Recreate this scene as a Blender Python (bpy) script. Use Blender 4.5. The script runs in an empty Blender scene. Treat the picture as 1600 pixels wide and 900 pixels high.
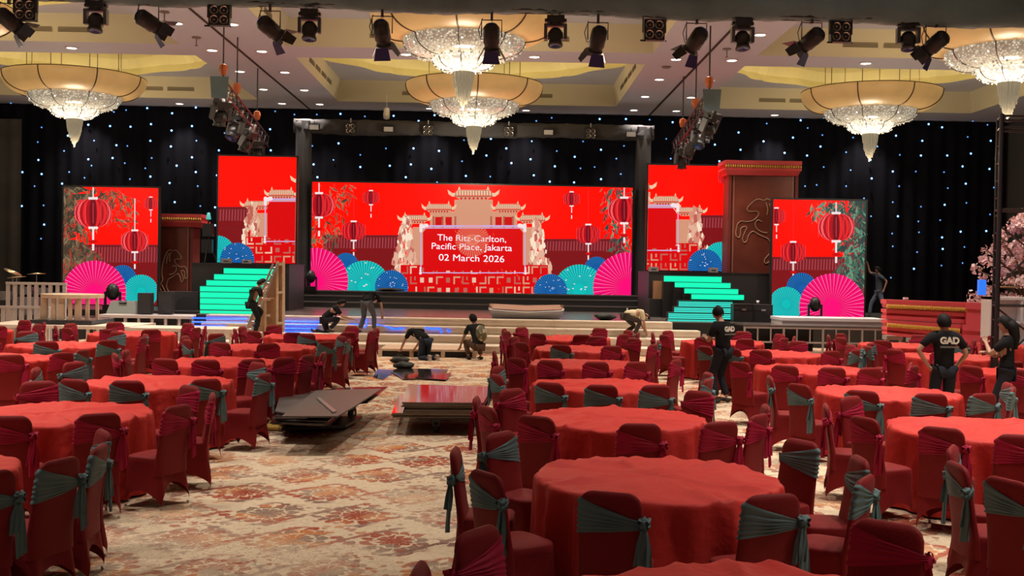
import bpy, bmesh, math, random
from mathutils import Vector, Matrix
random.seed(7)
R = math.radians
PI = math.pi
scene = bpy.context.scene
COL = scene.collection

# ------------------------------------------------------------------ camera
F_PX, CAM_H = 1700.0, 2.2
ROLL, PITCH, YAW = R(1.0), R(0.93347), R(-0.58932)   # roll clockwise, look slightly down and to the side


def cam_vec(dx, dy, dz):
    p, a = -PITCH, YAW
    fy = dy * math.cos(p) - dz * math.sin(p)
    fz = dy * math.sin(p) + dz * math.cos(p)
    return Vector((dx * math.cos(a) - fy * math.sin(a), dx * math.sin(a) + fy * math.cos(a), fz))


cr, sr = math.cos(ROLL), math.sin(ROLL)
right, up, fwd = cam_vec(cr, 0, sr), cam_vec(-sr, 0, cr), cam_vec(0, 1, 0)
cam_d = bpy.data.cameras.new('camera')
cam = bpy.data.objects.new('camera', cam_d)
COL.objects.link(cam)
cam.matrix_world = Matrix(((right.x, up.x, -fwd.x, 0), (right.y, up.y, -fwd.y, 0), (right.z, up.z, -fwd.z, CAM_H), (0, 0, 0, 1)))
cam_d.sensor_width = 36
cam_d.lens = 36 * F_PX / 1600
cam_d.clip_end = 200
scene.camera = cam


def _ray(px, py):
    x, y = px - 800, py - 450
    v = cam_vec(x * cr + y * sr, F_PX, x * sr - y * cr)
    return v.x / v.y, v.z / v.y


def P(px, py, d):
    """point at depth d (metres from the camera along the hall) seen at a place of the photograph"""
    a, b = _ray(px, py)
    return Vector((a * d, d, CAM_H + b * d))


def PZ(px, py, z):
    a, b = _ray(px, py)
    d = (z - CAM_H) / b
    return Vector((a * d, d, z))


# ------------------------------------------------------------------ world, exposure, light levels
scene.view_settings.view_transform = 'Standard'
scene.view_settings.look = 'None'
scene.view_settings.exposure = 0.0
scene.view_settings.gamma = 1.0
scene.view_settings.use_curve_mapping = False
w = bpy.data.worlds.new('world')
scene.world = w
w.use_nodes = True
w.node_tree.nodes['Background'].inputs[0].default_value = (0.95, 0.90, 0.92, 1)
w.node_tree.nodes['Background'].inputs[1].default_value = 0.07
DOWNLIGHT_W = 880.0       # each recessed downlight
CHANDELIER_W = 330.0     # crystal tiers of a chandelier
COVE_W = 260.0           # uplight in a chandelier's bowl
scene.cycles.max_bounces = 5
scene.cycles.diffuse_bounces = 3
scene.cycles.glossy_bounces = 3
scene.cycles.transparent_max_bounces = 6
scene.cycles.sample_clamp_indirect = 4.0
scene.cycles.caustics_reflective = False
scene.cycles.caustics_refractive = False


# ------------------------------------------------------------------ helpers
def lin(c):
    return tuple((v / 12.92 if v <= 0.04045 else ((v + 0.055) / 1.055) ** 2.4) for v in (x / 255 for x in c))


MATS = {}


def mat(name, col=(0.5, 0.5, 0.5), rough=0.6, metal=0.0, emit=None, strength=1.0, sheen=0.0, noise=0.0, nscale=8.0, trans=0.0, sample=True, bump=0.0, bscale=40.0, spec=0.5):
    if name in MATS:
        return MATS[name]
    m = bpy.data.materials.new(name)
    m.use_nodes = True
    nt = m.node_tree
    b = nt.nodes['Principled BSDF']
    b.inputs['Base Color'].default_value = (*col, 1)
    b.inputs['Roughness'].default_value = rough
    b.inputs['Metallic'].default_value = metal
    b.inputs['Specular IOR Level'].default_value = spec
    if sheen:
        b.inputs['Sheen Weight'].default_value = sheen
        b.inputs['Sheen Roughness'].default_value = 0.4
        b.inputs['Sheen Tint'].default_value = (1, 0.7, 0.7, 1)
    if trans:
        b.inputs['Transmission Weight'].default_value = trans
    if emit is not None:
        b.inputs['Emission Color'].default_value = (*emit, 1)
        b.inputs['Emission Strength'].default_value = strength
        if not sample:
            m.cycles.emission_sampling = 'NONE'
    if noise or bump:
        tc = nt.nodes.new('ShaderNodeTexCoord')
    if noise:
        n = nt.nodes.new('ShaderNodeTexNoise')
        n.inputs['Scale'].default_value = nscale
        n.inputs['Detail'].default_value = 4
        nt.links.new(tc.outputs['Object'], n.inputs['Vector'])
        mp = nt.nodes.new('ShaderNodeMapRange')
        mp.inputs[1].default_value = 0.3
        mp.inputs[2].default_value = 0.7
        mp.inputs[3].default_value = 1 - noise
        mp.inputs[4].default_value = 1 + noise
        nt.links.new(n.outputs['Fac'], mp.inputs[0])
        mx = nt.nodes.new('ShaderNodeVectorMath')
        mx.operation = 'SCALE'
        mx.inputs[0].default_value = col
        nt.links.new(mp.outputs[0], mx.inputs['Scale'])
        nt.links.new(mx.outputs[0], b.inputs['Base Color'])
    if bump:
        n2 = nt.nodes.new('ShaderNodeTexNoise')
        n2.inputs['Scale'].default_value = bscale
        n2.inputs['Detail'].default_value = 3
        nt.links.new(tc.outputs['Object'], n2.inputs['Vector'])
        bp = nt.nodes.new('ShaderNodeBump')
        bp.inputs['Strength'].default_value = bump
        bp.inputs['Distance'].default_value = 0.02
        nt.links.new(n2.outputs['Fac'], bp.inputs['Height'])
        nt.links.new(bp.outputs[0], b.inputs['Normal'])
    MATS[name] = m
    return m


class MB:
    """collects shapes, links them as ONE mesh object"""

    def __init__(self):
        self.v, self.f, self.mi, self.mats, self.cur = [], [], [], [], 0

    def use(self, m):
        if m not in self.mats:
            self.mats.append(m)
        self.cur = self.mats.index(m)
        return self

    def face(self, pts):
        n = len(self.v)
        self.v += [tuple(p) for p in pts]
        self.f.append(tuple(range(n, n + len(pts))))
        self.mi.append(self.cur)

    def raw(self, vs, fs):
        n = len(self.v)
        self.v += [tuple(p) for p in vs]
        for f in fs:
            self.f.append(tuple(i + n for i in f))
            self.mi.append(self.cur)
        return self

    def box(self, lo, hi, M=None):
        (a, b, c), (d, e, f) = lo, hi
        vs = [Vector(p) for p in ((a, b, c), (d, b, c), (d, e, c), (a, e, c), (a, b, f), (d, b, f), (d, e, f), (a, e, f))]
        if M is not None:
            vs = [M @ p for p in vs]
        return self.raw(vs, [(0, 3, 2, 1), (4, 5, 6, 7), (0, 1, 5, 4), (1, 2, 6, 5), (2, 3, 7, 6), (3, 0, 4, 7)])

    def bar(self, p, q, wd, ht=None):
        """square bar from p to q"""
        p, q = Vector(p), Vector(q)
        ht = ht or wd
        d = (q - p)
        L = d.length
        if L < 1e-6:
            return self
        M = Matrix.Translation(p) @ d.to_track_quat('X', 'Z').to_matrix().to_4x4()
        return self.box((0, -wd / 2, -ht / 2), (L, wd / 2, ht / 2), M)

    def tube(self, pts, r, n=8, cap=True):
        pts = [Vector(p) for p in pts]
        rs = r if isinstance(r, (list, tuple)) else [r] * len(pts)
        vs, fs = [], []
        prev = None
        for i, p in enumerate(pts):
            t = (pts[min(i + 1, len(pts) - 1)] - pts[max(i - 1, 0)]).normalized()
            if prev is None:
                u = t.orthogonal().normalized()
            else:
                u = prev - t * prev.dot(t)
                u = u.normalized() if u.length > 1e-6 else t.orthogonal().normalized()
            prev = u
            w_ = t.cross(u)
            for k in range(n):
                a = 2 * PI * k / n
                vs.append(p + (u * math.cos(a) + w_ * math.sin(a)) * rs[i])
        for i in range(len(pts) - 1):
            for k in range(n):
                k2 = (k + 1) % n
                fs.append((i * n + k, i * n + k2, (i + 1) * n + k2, (i + 1) * n + k))
        if cap:
            fs.append(tuple(reversed(range(n))))
            fs.append(tuple(range((len(pts) - 1) * n, len(pts) * n)))
        return self.raw(vs, fs)

    def lathe(self, prof, n=32, at=(0, 0, 0), M=None):
        vs, fs = [], []
        for r, z in prof:
            for k in range(n):
                a = 2 * PI * k / n
                p = Vector((r * math.cos(a), r * math.sin(a), z))
                vs.append((M @ p if M is not None else p) + Vector(at))
        for i in range(len(prof) - 1):
            for k in range(n):
                k2 = (k + 1) % n
                fs.append((i * n + k, i * n + k2, (i + 1) * n + k2, (i + 1) * n + k))
        return self.raw(vs, fs)

    def ball(self, c, r, n=10, m=6):
        r = r if isinstance(r, (tuple, list, Vector)) else (r, r, r)
        vs, fs = [], []
        for i in range(m + 1):
            t = PI * i / m
            for k in range(n):
                a = 2 * PI * k / n
                vs.append((c[0] + r[0] * math.sin(t) * math.cos(a), c[1] + r[1] * math.sin(t) * math.sin(a), c[2] + r[2] * math.cos(t)))
        for i in range(m):
            for k in range(n):
                k2 = (k + 1) % n
                fs.append((i * n + k, (i + 1) * n + k, (i + 1) * n + k2, i * n + k2))
        return self.raw(vs, fs)

    def prism(self, pts, off):
        """polygon pts (3-D, planar) thickened by the vector off"""
        pts = [Vector(p) for p in pts]
        n = len(pts)
        off = Vector(off)
        vs = pts + [p + off for p in pts]
        fs = [tuple(range(n)), tuple(reversed(range(n, 2 * n)))]
        for i in range(n):
            j = (i + 1) % n
            fs.append((i, i + n, j + n, j))
        return self.raw(vs, fs)

    def mesh(self, name, smooth=False):
        me = bpy.data.meshes.new(name)
        me.from_pydata(self.v, [], self.f)
        for m in self.mats:
            me.materials.append(m)
        me.polygons.foreach_set('material_index', self.mi)
        if smooth:
            me.polygons.foreach_set('use_smooth', [True] * len(self.f))
        me.update()
        bm = bmesh.new()
        bm.from_mesh(me)
        if smooth:
            bmesh.ops.remove_doubles(bm, verts=bm.verts, dist=1e-5)
        if not getattr(self, 'keep', False):
            bmesh.ops.recalc_face_normals(bm, faces=bm.faces)
        bm.to_mesh(me)
        bm.free()
        return me

    def build(self, name, parent=None, smooth=False, **tags):
        return link(name, self.mesh(name, smooth), parent, **tags)


def link(name, data, parent=None, loc=None, rotz=None, **tags):
    o = bpy.data.objects.new(name, data)
    COL.objects.link(o)
    if parent is not None:
        o.parent = parent
    if loc is not None:
        o.location = loc
    if rotz is not None:
        o.rotation_euler = (0, 0, rotz)
    for k, v in tags.items():
        o[k] = v
    return o


def thing(name, label, cat, loc=(0, 0, 0), rotz=0, group=None):
    o = bpy.data.objects.new(name, None)
    COL.objects.link(o)
    o.empty_display_size = 0.2
    o.location = loc
    o.rotation_euler = (0, 0, rotz)
    o['label'] = label
    o['category'] = cat
    if group:
        o['group'] = group
    return o


def copy_tree(o, parent=None):
    c = o.copy()
    COL.objects.link(c)
    if parent is not None:
        c.parent = parent
    for ch in list(o.children):
        copy_tree(ch, c)
    return c


def struct(name, mb, smooth=False, **t):
    return mb.build(name, smooth=smooth, kind='structure', **t)


ORD = ['first', 'second', 'third', 'fourth', 'fifth', 'sixth', 'seventh', 'eighth', 'ninth', 'tenth']

# ------------------------------------------------------------------ materials
M_CEIL = mat('ceiling_paint', (0.50, 0.51, 0.60), 0.8)
M_FASCIA = mat('fascia_paint', (0.46, 0.41, 0.30), 0.8)
M_COVE = mat('cove_paint', (0.66, 0.60, 0.34), 0.8, noise=0.1, nscale=0.6)
M_DARK = mat('slot_dark', (0.02, 0.01, 0.01), 0.8)
M_VENT = mat('vent_grey', (0.26, 0.21, 0.14), 0.6)
M_BLACK = mat('black_paint', (0.012, 0.012, 0.013), 0.5)
M_BLACKM = mat('black_metal', (0.03, 0.03, 0.033), 0.35, 0.6)
M_DRAPE = mat('black_drape', (0.13, 0.22, 0.25), 0.85, sheen=0.2, noise=0.25, nscale=1.2)
M_DRAPE2 = mat('black_molton', (0.035, 0.033, 0.035), 0.9, noise=0.25, nscale=1.2)
M_CURT = mat('curtain_black', (0.005, 0.005, 0.008), 0.9, spec=0.05, noise=0.3, nscale=0.7)
M_DECK = mat('stage_deck', (0.10, 0.085, 0.08), 0.22, noise=0.2, nscale=2)
M_DECKB = mat('riser_black', (0.025, 0.024, 0.026), 0.45)
M_WHITE = mat('white_wood', (0.68, 0.58, 0.47), 0.6, noise=0.06, nscale=3)
M_WHITE2 = mat('white_paint', (0.72, 0.72, 0.74), 0.5)
M_PLY = mat('plywood', (0.36, 0.19, 0.09), 0.6, noise=0.15, nscale=4)
M_PINE = mat('pale_timber', (0.55, 0.40, 0.27), 0.6, noise=0.1, nscale=6)
M_PROPRED = mat('prop_red', (0.55, 0.05, 0.055), 0.55)
M_PROPDARK = mat('prop_dark_red', (0.16, 0.02, 0.015), 0.6)
M_ROOF = mat('roof_prop_red', (0.74, 0.085, 0.105), 0.55)
M_GOLD = mat('gold_paint', (0.75, 0.42, 0.08), 0.4, 0.1)
M_ALU = mat('aluminium', (0.45, 0.46, 0.47), 0.35, 0.8)
M_CHAIR = mat('chair_spandex', (0.19, 0.010, 0.011), 0.65, sheen=0.05, bump=0.15, bscale=90, spec=0.18)
M_CLOTH = mat('table_cloth_red', (0.52, 0.034, 0.028), 0.6, sheen=0.0, bump=0.9, bscale=7, spec=0.20)
M_TEAL = mat('sash_teal', (0.105, 0.175, 0.18), 0.6, spec=0.2)
M_PINK = mat('sash_crimson', (0.34, 0.012, 0.045), 0.6, spec=0.15)
M_STEEL = mat('steel', (0.5, 0.5, 0.5), 0.3, 1.0)
M_RUBBER = mat('rubber', (0.02, 0.02, 0.02), 0.7)


# ------------------------------------------------------------------ node helper for the carpet
class G:
    def __init__(self, nt):
        self.nt = nt

    def put(self, sock, v):
        if isinstance(v, bpy.types.NodeSocket):
            self.nt.links.new(v, sock)
        else:
            sock.default_value = v

    def m(self, op, a, b=None, c=None, clamp=False):
        n = self.nt.nodes.new('ShaderNodeMath')
        n.operation = op
        n.use_clamp = clamp
        self.put(n.inputs[0], a)
        if b is not None:
            self.put(n.inputs[1], b)
        if c is not None:
            self.put(n.inputs[2], c)
        return n.outputs[0]

    def noise(self, vec, scale, detail=3, out='Fac', rough=0.5):
        n = self.nt.nodes.new('ShaderNodeTexNoise')
        n.inputs['Scale'].default_value = scale
        n.inputs['Detail'].default_value = detail
        n.inputs['Roughness'].default_value = rough
        self.nt.links.new(vec, n.inputs['Vector'])
        return n.outputs[out]

    def voro(self, vec, scale, feature='F1', out='Distance'):
        n = self.nt.nodes.new('ShaderNodeTexVoronoi')
        n.feature = feature
        n.inputs['Scale'].default_value = scale
        self.nt.links.new(vec, n.inputs['Vector'])
        return n.outputs[out]

    def mix(self, f, a, b):
        n = self.nt.nodes.new('ShaderNodeMix')
        n.data_type = 'RGBA'
        self.put(n.inputs['Factor'], f)
        for s, v in ((n.inputs['A'], a), (n.inputs['B'], b)):
            pass
        ia = [i for i in n.inputs if i.name == 'A' and i.type == 'RGBA'][0]
        ib = [i for i in n.inputs if i.name == 'B' and i.type == 'RGBA'][0]
        self.put(ia, (*a, 1) if isinstance(a, tuple) else a)
        self.put(ib, (*b, 1) if isinstance(b, tuple) else b)
        return [o for o in n.outputs if o.type == 'RGBA'][0]

    def step(self, x, edge, soft=0.02):
        """1 where x > edge"""
        n = self.nt.nodes.new('ShaderNodeMapRange')
        n.inputs[1].default_value = edge - soft
        n.inputs[2].default_value = edge + soft
        self.put(n.inputs[0], x)
        return n.outputs[0]


def carpet_material():
    m = bpy.data.materials.new('floral_carpet')
    m.use_nodes = True
    nt = m.node_tree
    b = nt.nodes['Principled BSDF']
    b.inputs['Roughness'].default_value = 0.95
    b.inputs['Specular IOR Level'].default_value = 0.1
    g = G(nt)
    tc = nt.nodes.new('ShaderNodeTexCoord')
    pos = tc.outputs['Object']
    # edges of every motif are frayed into leaves by a fine warp
    wn = g.noise(pos, 9.0, 3, 'Color')
    sub = nt.nodes.new('ShaderNodeVectorMath')
    sub.operation = 'SUBTRACT'
    nt.links.new(wn, sub.inputs[0])
    sub.inputs[1].default_value = (0.5, 0.5, 0.5)
    sc = nt.nodes.new('ShaderNodeVectorMath')
    sc.operation = 'SCALE'
    sc.inputs['Scale'].default_value = 0.13
    nt.links.new(sub.outputs[0], sc.inputs[0])
    add = nt.nodes.new('ShaderNodeVectorMath')
    nt.links.new(pos, add.inputs[0])
    nt.links.new(sc.outputs[0], add.inputs[1])
    wp = add.outputs[0]
    sep = nt.nodes.new('ShaderNodeSeparateXYZ')
    nt.links.new(wp, sep.inputs[0])
    x, y = sep.outputs[0], sep.outputs[1]
    W, H = 0.82, 0.92

    def cell(ox, oy):
        v = g.m('ADD', g.m('DIVIDE', y, H), oy)
        row = g.m('FLOOR', v)
        odd = g.m('MULTIPLY', g.m('MODULO', g.m('ABSOLUTE', row), 2.0), 0.5)
        u = g.m('ADD', g.m('ADD', g.m('DIVIDE', x, W), ox), odd)
        du = g.m('SUBTRACT', g.m('SUBTRACT', u, g.m('FLOOR', u)), 0.5)
        dv = g.m('SUBTRACT', g.m('SUBTRACT', v, row), 0.5)
        r = g.m('SQRT', g.m('ADD', g.m('MULTIPLY', du, du), g.m('MULTIPLY', g.m('MULTIPLY', dv, dv), 0.8)))
        th = g.m('ARCTAN2', dv, du)
        return du, dv, r, th

    du, dv, r, th = cell(0.0, 0.0)
    rad = g.m('ADD', 0.27, g.m('MULTIPLY', g.m('ABSOLUTE', g.m('SINE', g.m('MULTIPLY', th, 6.0))), 0.075))
    flower = g.step(g.m('SUBTRACT', rad, r), 0.0, 0.008)
    ring = g.step(g.m('ABSOLUTE', g.m('SUBTRACT', g.m('DIVIDE', r, rad), 0.62)), 0.05, 0.02)
    flower = g.m('MULTIPLY', flower, ring)
    petal = g.step(g.m('ABSOLUTE', g.m('SINE', g.m('MULTIPLY', th, 6.0))), 0.16, 0.05)
    inner = g.step(g.m('DIVIDE', r, rad), 0.30, 0.03)
    flower = g.m('MULTIPLY', flower, g.m('MAXIMUM', petal, g.m('SUBTRACT', 1.0, inner)))
    # curling vines between the medallions
    vine_d = g.m('ABSOLUTE', g.m('SUBTRACT', g.m('ADD', g.m('ABSOLUTE', du), g.m('ABSOLUTE', dv)), 0.52))
    wob = g.m('MULTIPLY', g.m('ABSOLUTE', g.m('SINE', g.m('MULTIPLY', g.m('SUBTRACT', x, y), 19.0))), 0.085)
    vine = g.m('MULTIPLY', g.step(g.m('SUBTRACT', g.m('ADD', 0.005, wob), vine_d), 0.0, 0.01), g.step(g.noise(pos, 2.6, 2), 0.44, 0.04))
    # scattered leaves
    lv = g.voro(wp, 10.0)
    pick = g.step(g.noise(pos, 1.7, 2), 0.50, 0.05)
    leaves = g.m('MULTIPLY', g.step(g.m('SUBTRACT', 0.34, lv), 0.0, 0.03), pick)
    lines = g.voro(wp, 15.0, 'DISTANCE_TO_EDGE')
    scroll = g.m('SUBTRACT', 1.0, g.step(lines, 0.035, 0.015))
    # where the pile is worn pale
    worn = g.step(g.noise(pos, 0.55, 2), 0.46, 0.10)
    worn2 = g.m('ADD', 0.35, g.m('MULTIPLY', worn, 0.65))
    hue = g.noise(pos, 0.9, 2)
    hue2 = g.noise(pos, 2.3, 1)
    c1 = g.mix(g.step(hue, 0.52, 0.03), lin((150, 62, 46)), lin((190, 118, 66)))
    c2 = g.mix(g.step(hue2, 0.57, 0.03), c1, lin((135, 112, 98)))
    c3 = g.mix(g.step(hue2, 0.40, 0.03), lin((150, 96, 84)), c2)
    base = g.mix(g.noise(pos, 14.0, 3), lin((205, 188, 158)), lin((224, 210, 182)))
    vc = g.mix(g.step(hue, 0.50, 0.03), lin((128, 98, 90)), lin((158, 66, 50)))
    out = g.mix(g.m('MULTIPLY', scroll, g.m('SUBTRACT', 0.55, g.m('MULTIPLY', worn, 0.35))), base, lin((142, 96, 82)))
    out = g.mix(g.m('MULTIPLY', leaves, 0.75), out, c3)
    out = g.mix(g.m('MULTIPLY', vine, worn2), out, vc)
    out = g.mix(g.m('MULTIPLY', flower, worn2), out, c2)
    cream_line = g.m('MULTIPLY', g.m('SUBTRACT', 1.0, g.step(g.voro(wp, 24.0, 'DISTANCE_TO_EDGE'), 0.03, 0.02)), 0.45)
    out = g.mix(cream_line, out, lin((205, 182, 148)))
    nt.links.new(out, b.inputs['Base Color'])
    return m


# ------------------------------------------------------------------ the room
XL, XR, YB, YF, ZC = -22.5, 21.0, 46.0, 1.0, 8.7
fb = MB().use(carpet_material())
fb.face([(XL, -3, 0), (XR, -3, 0), (XR, YB, 0), (XL, YB, 0)])
struct('floor', fb)

CX = (-15.05, -1.05, 12.95)
HW = 5.45
ROWS = [(2.5, 11.3), (13.0, 21.8), (23.5, 32.3), (34.0, 42.8)]
cb = MB().use(M_CEIL)
xs = [XL] + sum([[c - HW, c + HW] for c in CX], []) + [XR]
ys = [YF] + sum([[a, b_] for a, b_ in ROWS], []) + [YB]
for i in range(len(xs) - 1):
    for j in range(len(ys) - 1):
        if i % 2 == 1 and j % 2 == 1:
            continue
        cb.face([(xs[i], ys[j], ZC), (xs[i + 1], ys[j], ZC), (xs[i + 1], ys[j + 1], ZC), (xs[i], ys[j + 1], ZC)])
ZL, ZT = ZC + 0.82, ZC + 2.0


def opening(c, y0, y1, n=96):
    """outline of the cove: a rounded square whose sides bulge like petals"""
    cy, ry = (y0 + y1) / 2, (y1 - y0) / 2
    pts = []
    for k in range(n):
        a = 2 * PI * k / n
        s = 0.70 + 0.13 * abs(math.cos(2 * a)) ** 0.8 + 0.05 * math.cos(8 * a)
        pts.append((c + HW * s * math.cos(a) * 1.12, cy + ry * s * math.sin(a) * 1.12))
    return pts


for c in CX:
    for (y0, y1) in ROWS:
        x0, x1 = c - HW, c + HW
        cb.use(M_FASCIA)
        s = 0.12
        cb.face([(x0, y1, ZC), (x1, y1, ZC), (x1 - s, y1 - s, ZL), (x0 + s, y1 - s, ZL)])
        cb.face([(x0, y0, ZC), (x1, y0, ZC), (x1 - s, y0 + s, ZL), (x0 + s, y0 + s, ZL)])
        cb.face([(x0, y0, ZC), (x0, y1, ZC), (x0 + s, y1 - s, ZL), (x0 + s, y0 + s, ZL)])
        cb.face([(x1, y0, ZC), (x1, y1, ZC), (x1 - s, y1 - s, ZL), (x1 - s, y0 + s, ZL)])
        # ledge between the fascia and the petal-shaped opening
        cb.use(M_CEIL)
        op = opening(c, y0, y1)
        n = len(op)
        cy, ry = (y0 + y1) / 2, (y1 - y0) / 2 - s
        rx = HW - s
        outer = []
        for k in range(n):
            a = 2 * PI * k / n
            ca, sa = math.cos(a), math.sin(a)
            q = 1 / max(abs(ca), abs(sa))
            outer.append((c + rx * ca * q, cy + ry * sa * q))
        for k in range(n):
            k2 = (k + 1) % n
            cb.face([(*outer[k], ZL), (*outer[k2], ZL), (*op[k2], ZL), (*op[k], ZL)])
        cb.use(M_COVE)
        rings = [(1.0, ZL), (1.05, ZL + 0.3), (1.0, ZL + 0.65), (0.85, ZL + 0.95), (0.5, ZL + 1.12), (0.0, ZL + 1.15)]
        for (s0, z0), (s1, z1) in zip(rings, rings[1:]):
            for k in range(n):
                k2 = (k + 1) % n
                f = lambda p, s_: (c + (p[0] - c) * s_, cy + (p[1] - cy) * s_)
                cb.face([(*f(op[k], s0), z0), (*f(op[k2], s0), z0), (*f(op[k2], s1), z1), (*f(op[k], s1), z1)])
struct('ceiling', cb)
tb = MB().use(M_DARK)
tb.box((-8.05, YF, ZC - 0.012), (-7.97, YB - 1, ZC + 0.01))
struct('trim_1', tb)
tb = MB().use(M_DARK)
tb.box((5.97, YF, ZC - 0.012), (6.05, YB - 1, ZC + 0.01))
struct('trim_2', tb)
vn = 0
for ci, c in enumerate(CX):
    for ri, (y0, y1) in enumerate(ROWS):
        if ri < 1:
            continue
        for k in range(5):
            xx = c + (k - 2) * 1.21
            v = MB().use(M_VENT)
            v.box((xx - 0.53, y1 - 0.06, ZC + 0.28), (xx + 0.53, y1 - 0.02, ZC + 0.45))
            v.use(M_DARK)
            for q in range(4):
                v.box((xx - 0.51, y1 - 0.067, ZC + 0.295 + q * 0.04), (xx + 0.51, y1 - 0.06, ZC + 0.31 + q * 0.04))
            struct('ceiling_vent', v)
        if ci == 1 and ri >= 2:
            for sx in (-1, 1):
                for k in range(4):
                    yy = (y0 + y1) / 2 + (k - 1.5) * 1.21
                    v = MB().use(M_VENT)
                    xa = c + sx * (HW - 0.04)
                    v.box((xa - 0.02, yy - 0.5, ZC + 0.28), (xa + 0.02, yy + 0.5, ZC + 0.45))
                    v.use(M_DARK)
                    for q in range(4):
                        xb = c + sx * (HW - 0.065)
                        v.box((xb - 0.004, yy - 0.48, ZC + 0.295 + q * 0.04), (xb + 0.004, yy + 0.48, ZC + 0.31 + q * 0.04))
                    struct('ceiling_vent', v)
M_WALL = mat('wall_dark', (0.05, 0.045, 0.05), 0.9)
for nm, pts in (('wall_back', [(XL, YB, 0), (XR, YB, 0), (XR, YB, ZC), (XL, YB, ZC)]),
                ('wall_left', [(XL, YF, 0), (XL, YB, 0), (XL, YB, ZC), (XL, YF, ZC)]),
                ('wall_right', [(XR, YF, 0), (XR, YB, 0), (XR, YB, ZC), (XR, YF, ZC)])):
    wb = MB().use(M_WALL)
    wb.face(pts)
    struct(nm, wb)

# downlights: trim ring, glowing lens, and the lamp's light
M_LENS = mat('downlight_lens', (1, 1, 1), 0.5, emit=(1, 0.95, 0.85), strength=6.0, sample=False)
M_TRIM = mat('downlight_trim', (0.7, 0.65, 0.6), 0.5)
rb = MB().use(M_TRIM)
rb.lathe([(0.14, 0.02), (0.20, 0.0), (0.20, -0.015), (0.15, -0.02), (0.14, 0.02)], 24)
me_ring = rb.mesh('trim_ring', True)
lb = MB().use(M_LENS)
lb.lathe([(0.0001, 0.0), (0.145, 0.0)], 24)
lb.lathe([(0.145, 0.0), (0.145, -0.012), (0.0001, -0.014)], 24)
me_lens = lb.mesh('lens', True)
spot = bpy.data.lights.new('downlight_lamp', 'SPOT')
spot.energy = DOWNLIGHT_W
spot.color = (1.0, 0.88, 0.78)
spot.spot_size = R(92)
spot.spot_blend = 0.9
spot.shadow_soft_size = 0.12


def downlight(x, y, label, lamp=True):
    t = thing('downlight', label, 'ceiling light', (x, y, ZC - 0.005), 0, 'recessed downlights')
    link('trim_ring', me_ring, t)
    link('lens', me_lens, t)
    if lamp:
        o = link('lamp_light', spot, t)
        o.location = (0, 0, -0.06)


dl_y = [5.0, 8.5, 12.0, 15.0, 17.6, 22.5, 26.0, 29.5, 33.1, 36.6, 40.2, 43.6]  # rows nearest the camera are out of view, added to light the foreground tables
side = {-8.85: 'outer row of the left ceiling beam', -7.35: 'inner row of the left ceiling beam', 5.2: 'inner row of the right ceiling beam', 6.9: 'outer row of the right ceiling beam'}
for x in (-8.85, -7.35, 5.2, 6.9):
    for k, y in enumerate(reversed(dl_y)):
        downlight(x, y, 'recessed round downlight, %s from the curtain in the %s' % ((ORD + ['eleventh', 'last'])[k], side[x]))
for bi, y in enumerate((12.15, 22.65, 33.15, 44.2)):  # the nearest cross row is likewise unseen, added for light on the foreground
    bn = ['added unseen over the dining tables', 'above the front lighting truss', 'on the cross beam between the chandeliers', 'on the cross beam along the star curtain'][bi]
    for ci, c in enumerate(CX):
        for sx in (-1, 1):
            downlight(c + sx * 1.95, y, 'recessed downlight %s, %s half of the %s bay' % (bn, ['left', 'right'][sx > 0], ['left', 'middle', 'right'][ci]), lamp=True)

# sprinkler heads hanging from the ceiling
for k, (px, py, lab) in enumerate(((307, 58, 'small ceiling sprinkler above the left beam groove'), (1136, 76, 'small ceiling sprinkler above the right beam groove'), (257, 18, 'small ceiling sprinkler next to the second barn-door spotlight'), (1041, 104, 'small flat ceiling detector left of the right groove'))):
    p = PZ(px, py, ZC)
    s = MB().use(mat('sprinkler_grey', (0.2, 0.15, 0.15), 0.5))
    s.lathe([(0.0001, 0.0), (0.13, 0.0), (0.13, -0.03), (0.02, -0.05), (0.015, -0.22), (0.06, -0.25), (0.0001, -0.26)] if k < 3 else [(0.0001, 0), (0.16, 0), (0.12, -0.05), (0.0001, -0.06)], 12)
    o = s.build('ceiling_sprinkler', None, True, label=lab, category='sprinkler')
    o.location = p

# ------------------------------------------------------------------ chandeliers
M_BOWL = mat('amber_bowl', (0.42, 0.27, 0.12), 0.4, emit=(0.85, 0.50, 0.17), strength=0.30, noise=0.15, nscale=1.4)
M_BRONZE = mat('bronze_band', (0.12, 0.07, 0.04), 0.4, 0.5)
M_BULB = mat('bulb_glow', (1, 1, 1), 0.5, emit=(1.0, 0.93, 0.72), strength=10, sample=False)


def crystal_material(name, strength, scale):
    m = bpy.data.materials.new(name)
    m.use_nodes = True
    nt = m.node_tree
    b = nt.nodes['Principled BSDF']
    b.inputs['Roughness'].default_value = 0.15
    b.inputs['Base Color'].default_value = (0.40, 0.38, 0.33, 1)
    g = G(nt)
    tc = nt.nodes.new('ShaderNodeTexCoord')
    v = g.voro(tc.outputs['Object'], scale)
    f = g.m('POWER', g.m('SUBTRACT', 1.0, v, clamp=True), 4.0)  # crystal sparkle painted in as bright spots of emission
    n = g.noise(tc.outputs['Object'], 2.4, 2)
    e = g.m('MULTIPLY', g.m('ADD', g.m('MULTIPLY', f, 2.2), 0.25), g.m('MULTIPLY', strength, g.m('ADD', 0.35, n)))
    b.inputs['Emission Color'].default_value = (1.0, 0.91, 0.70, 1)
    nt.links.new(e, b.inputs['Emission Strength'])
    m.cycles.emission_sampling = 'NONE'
    return m


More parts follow.
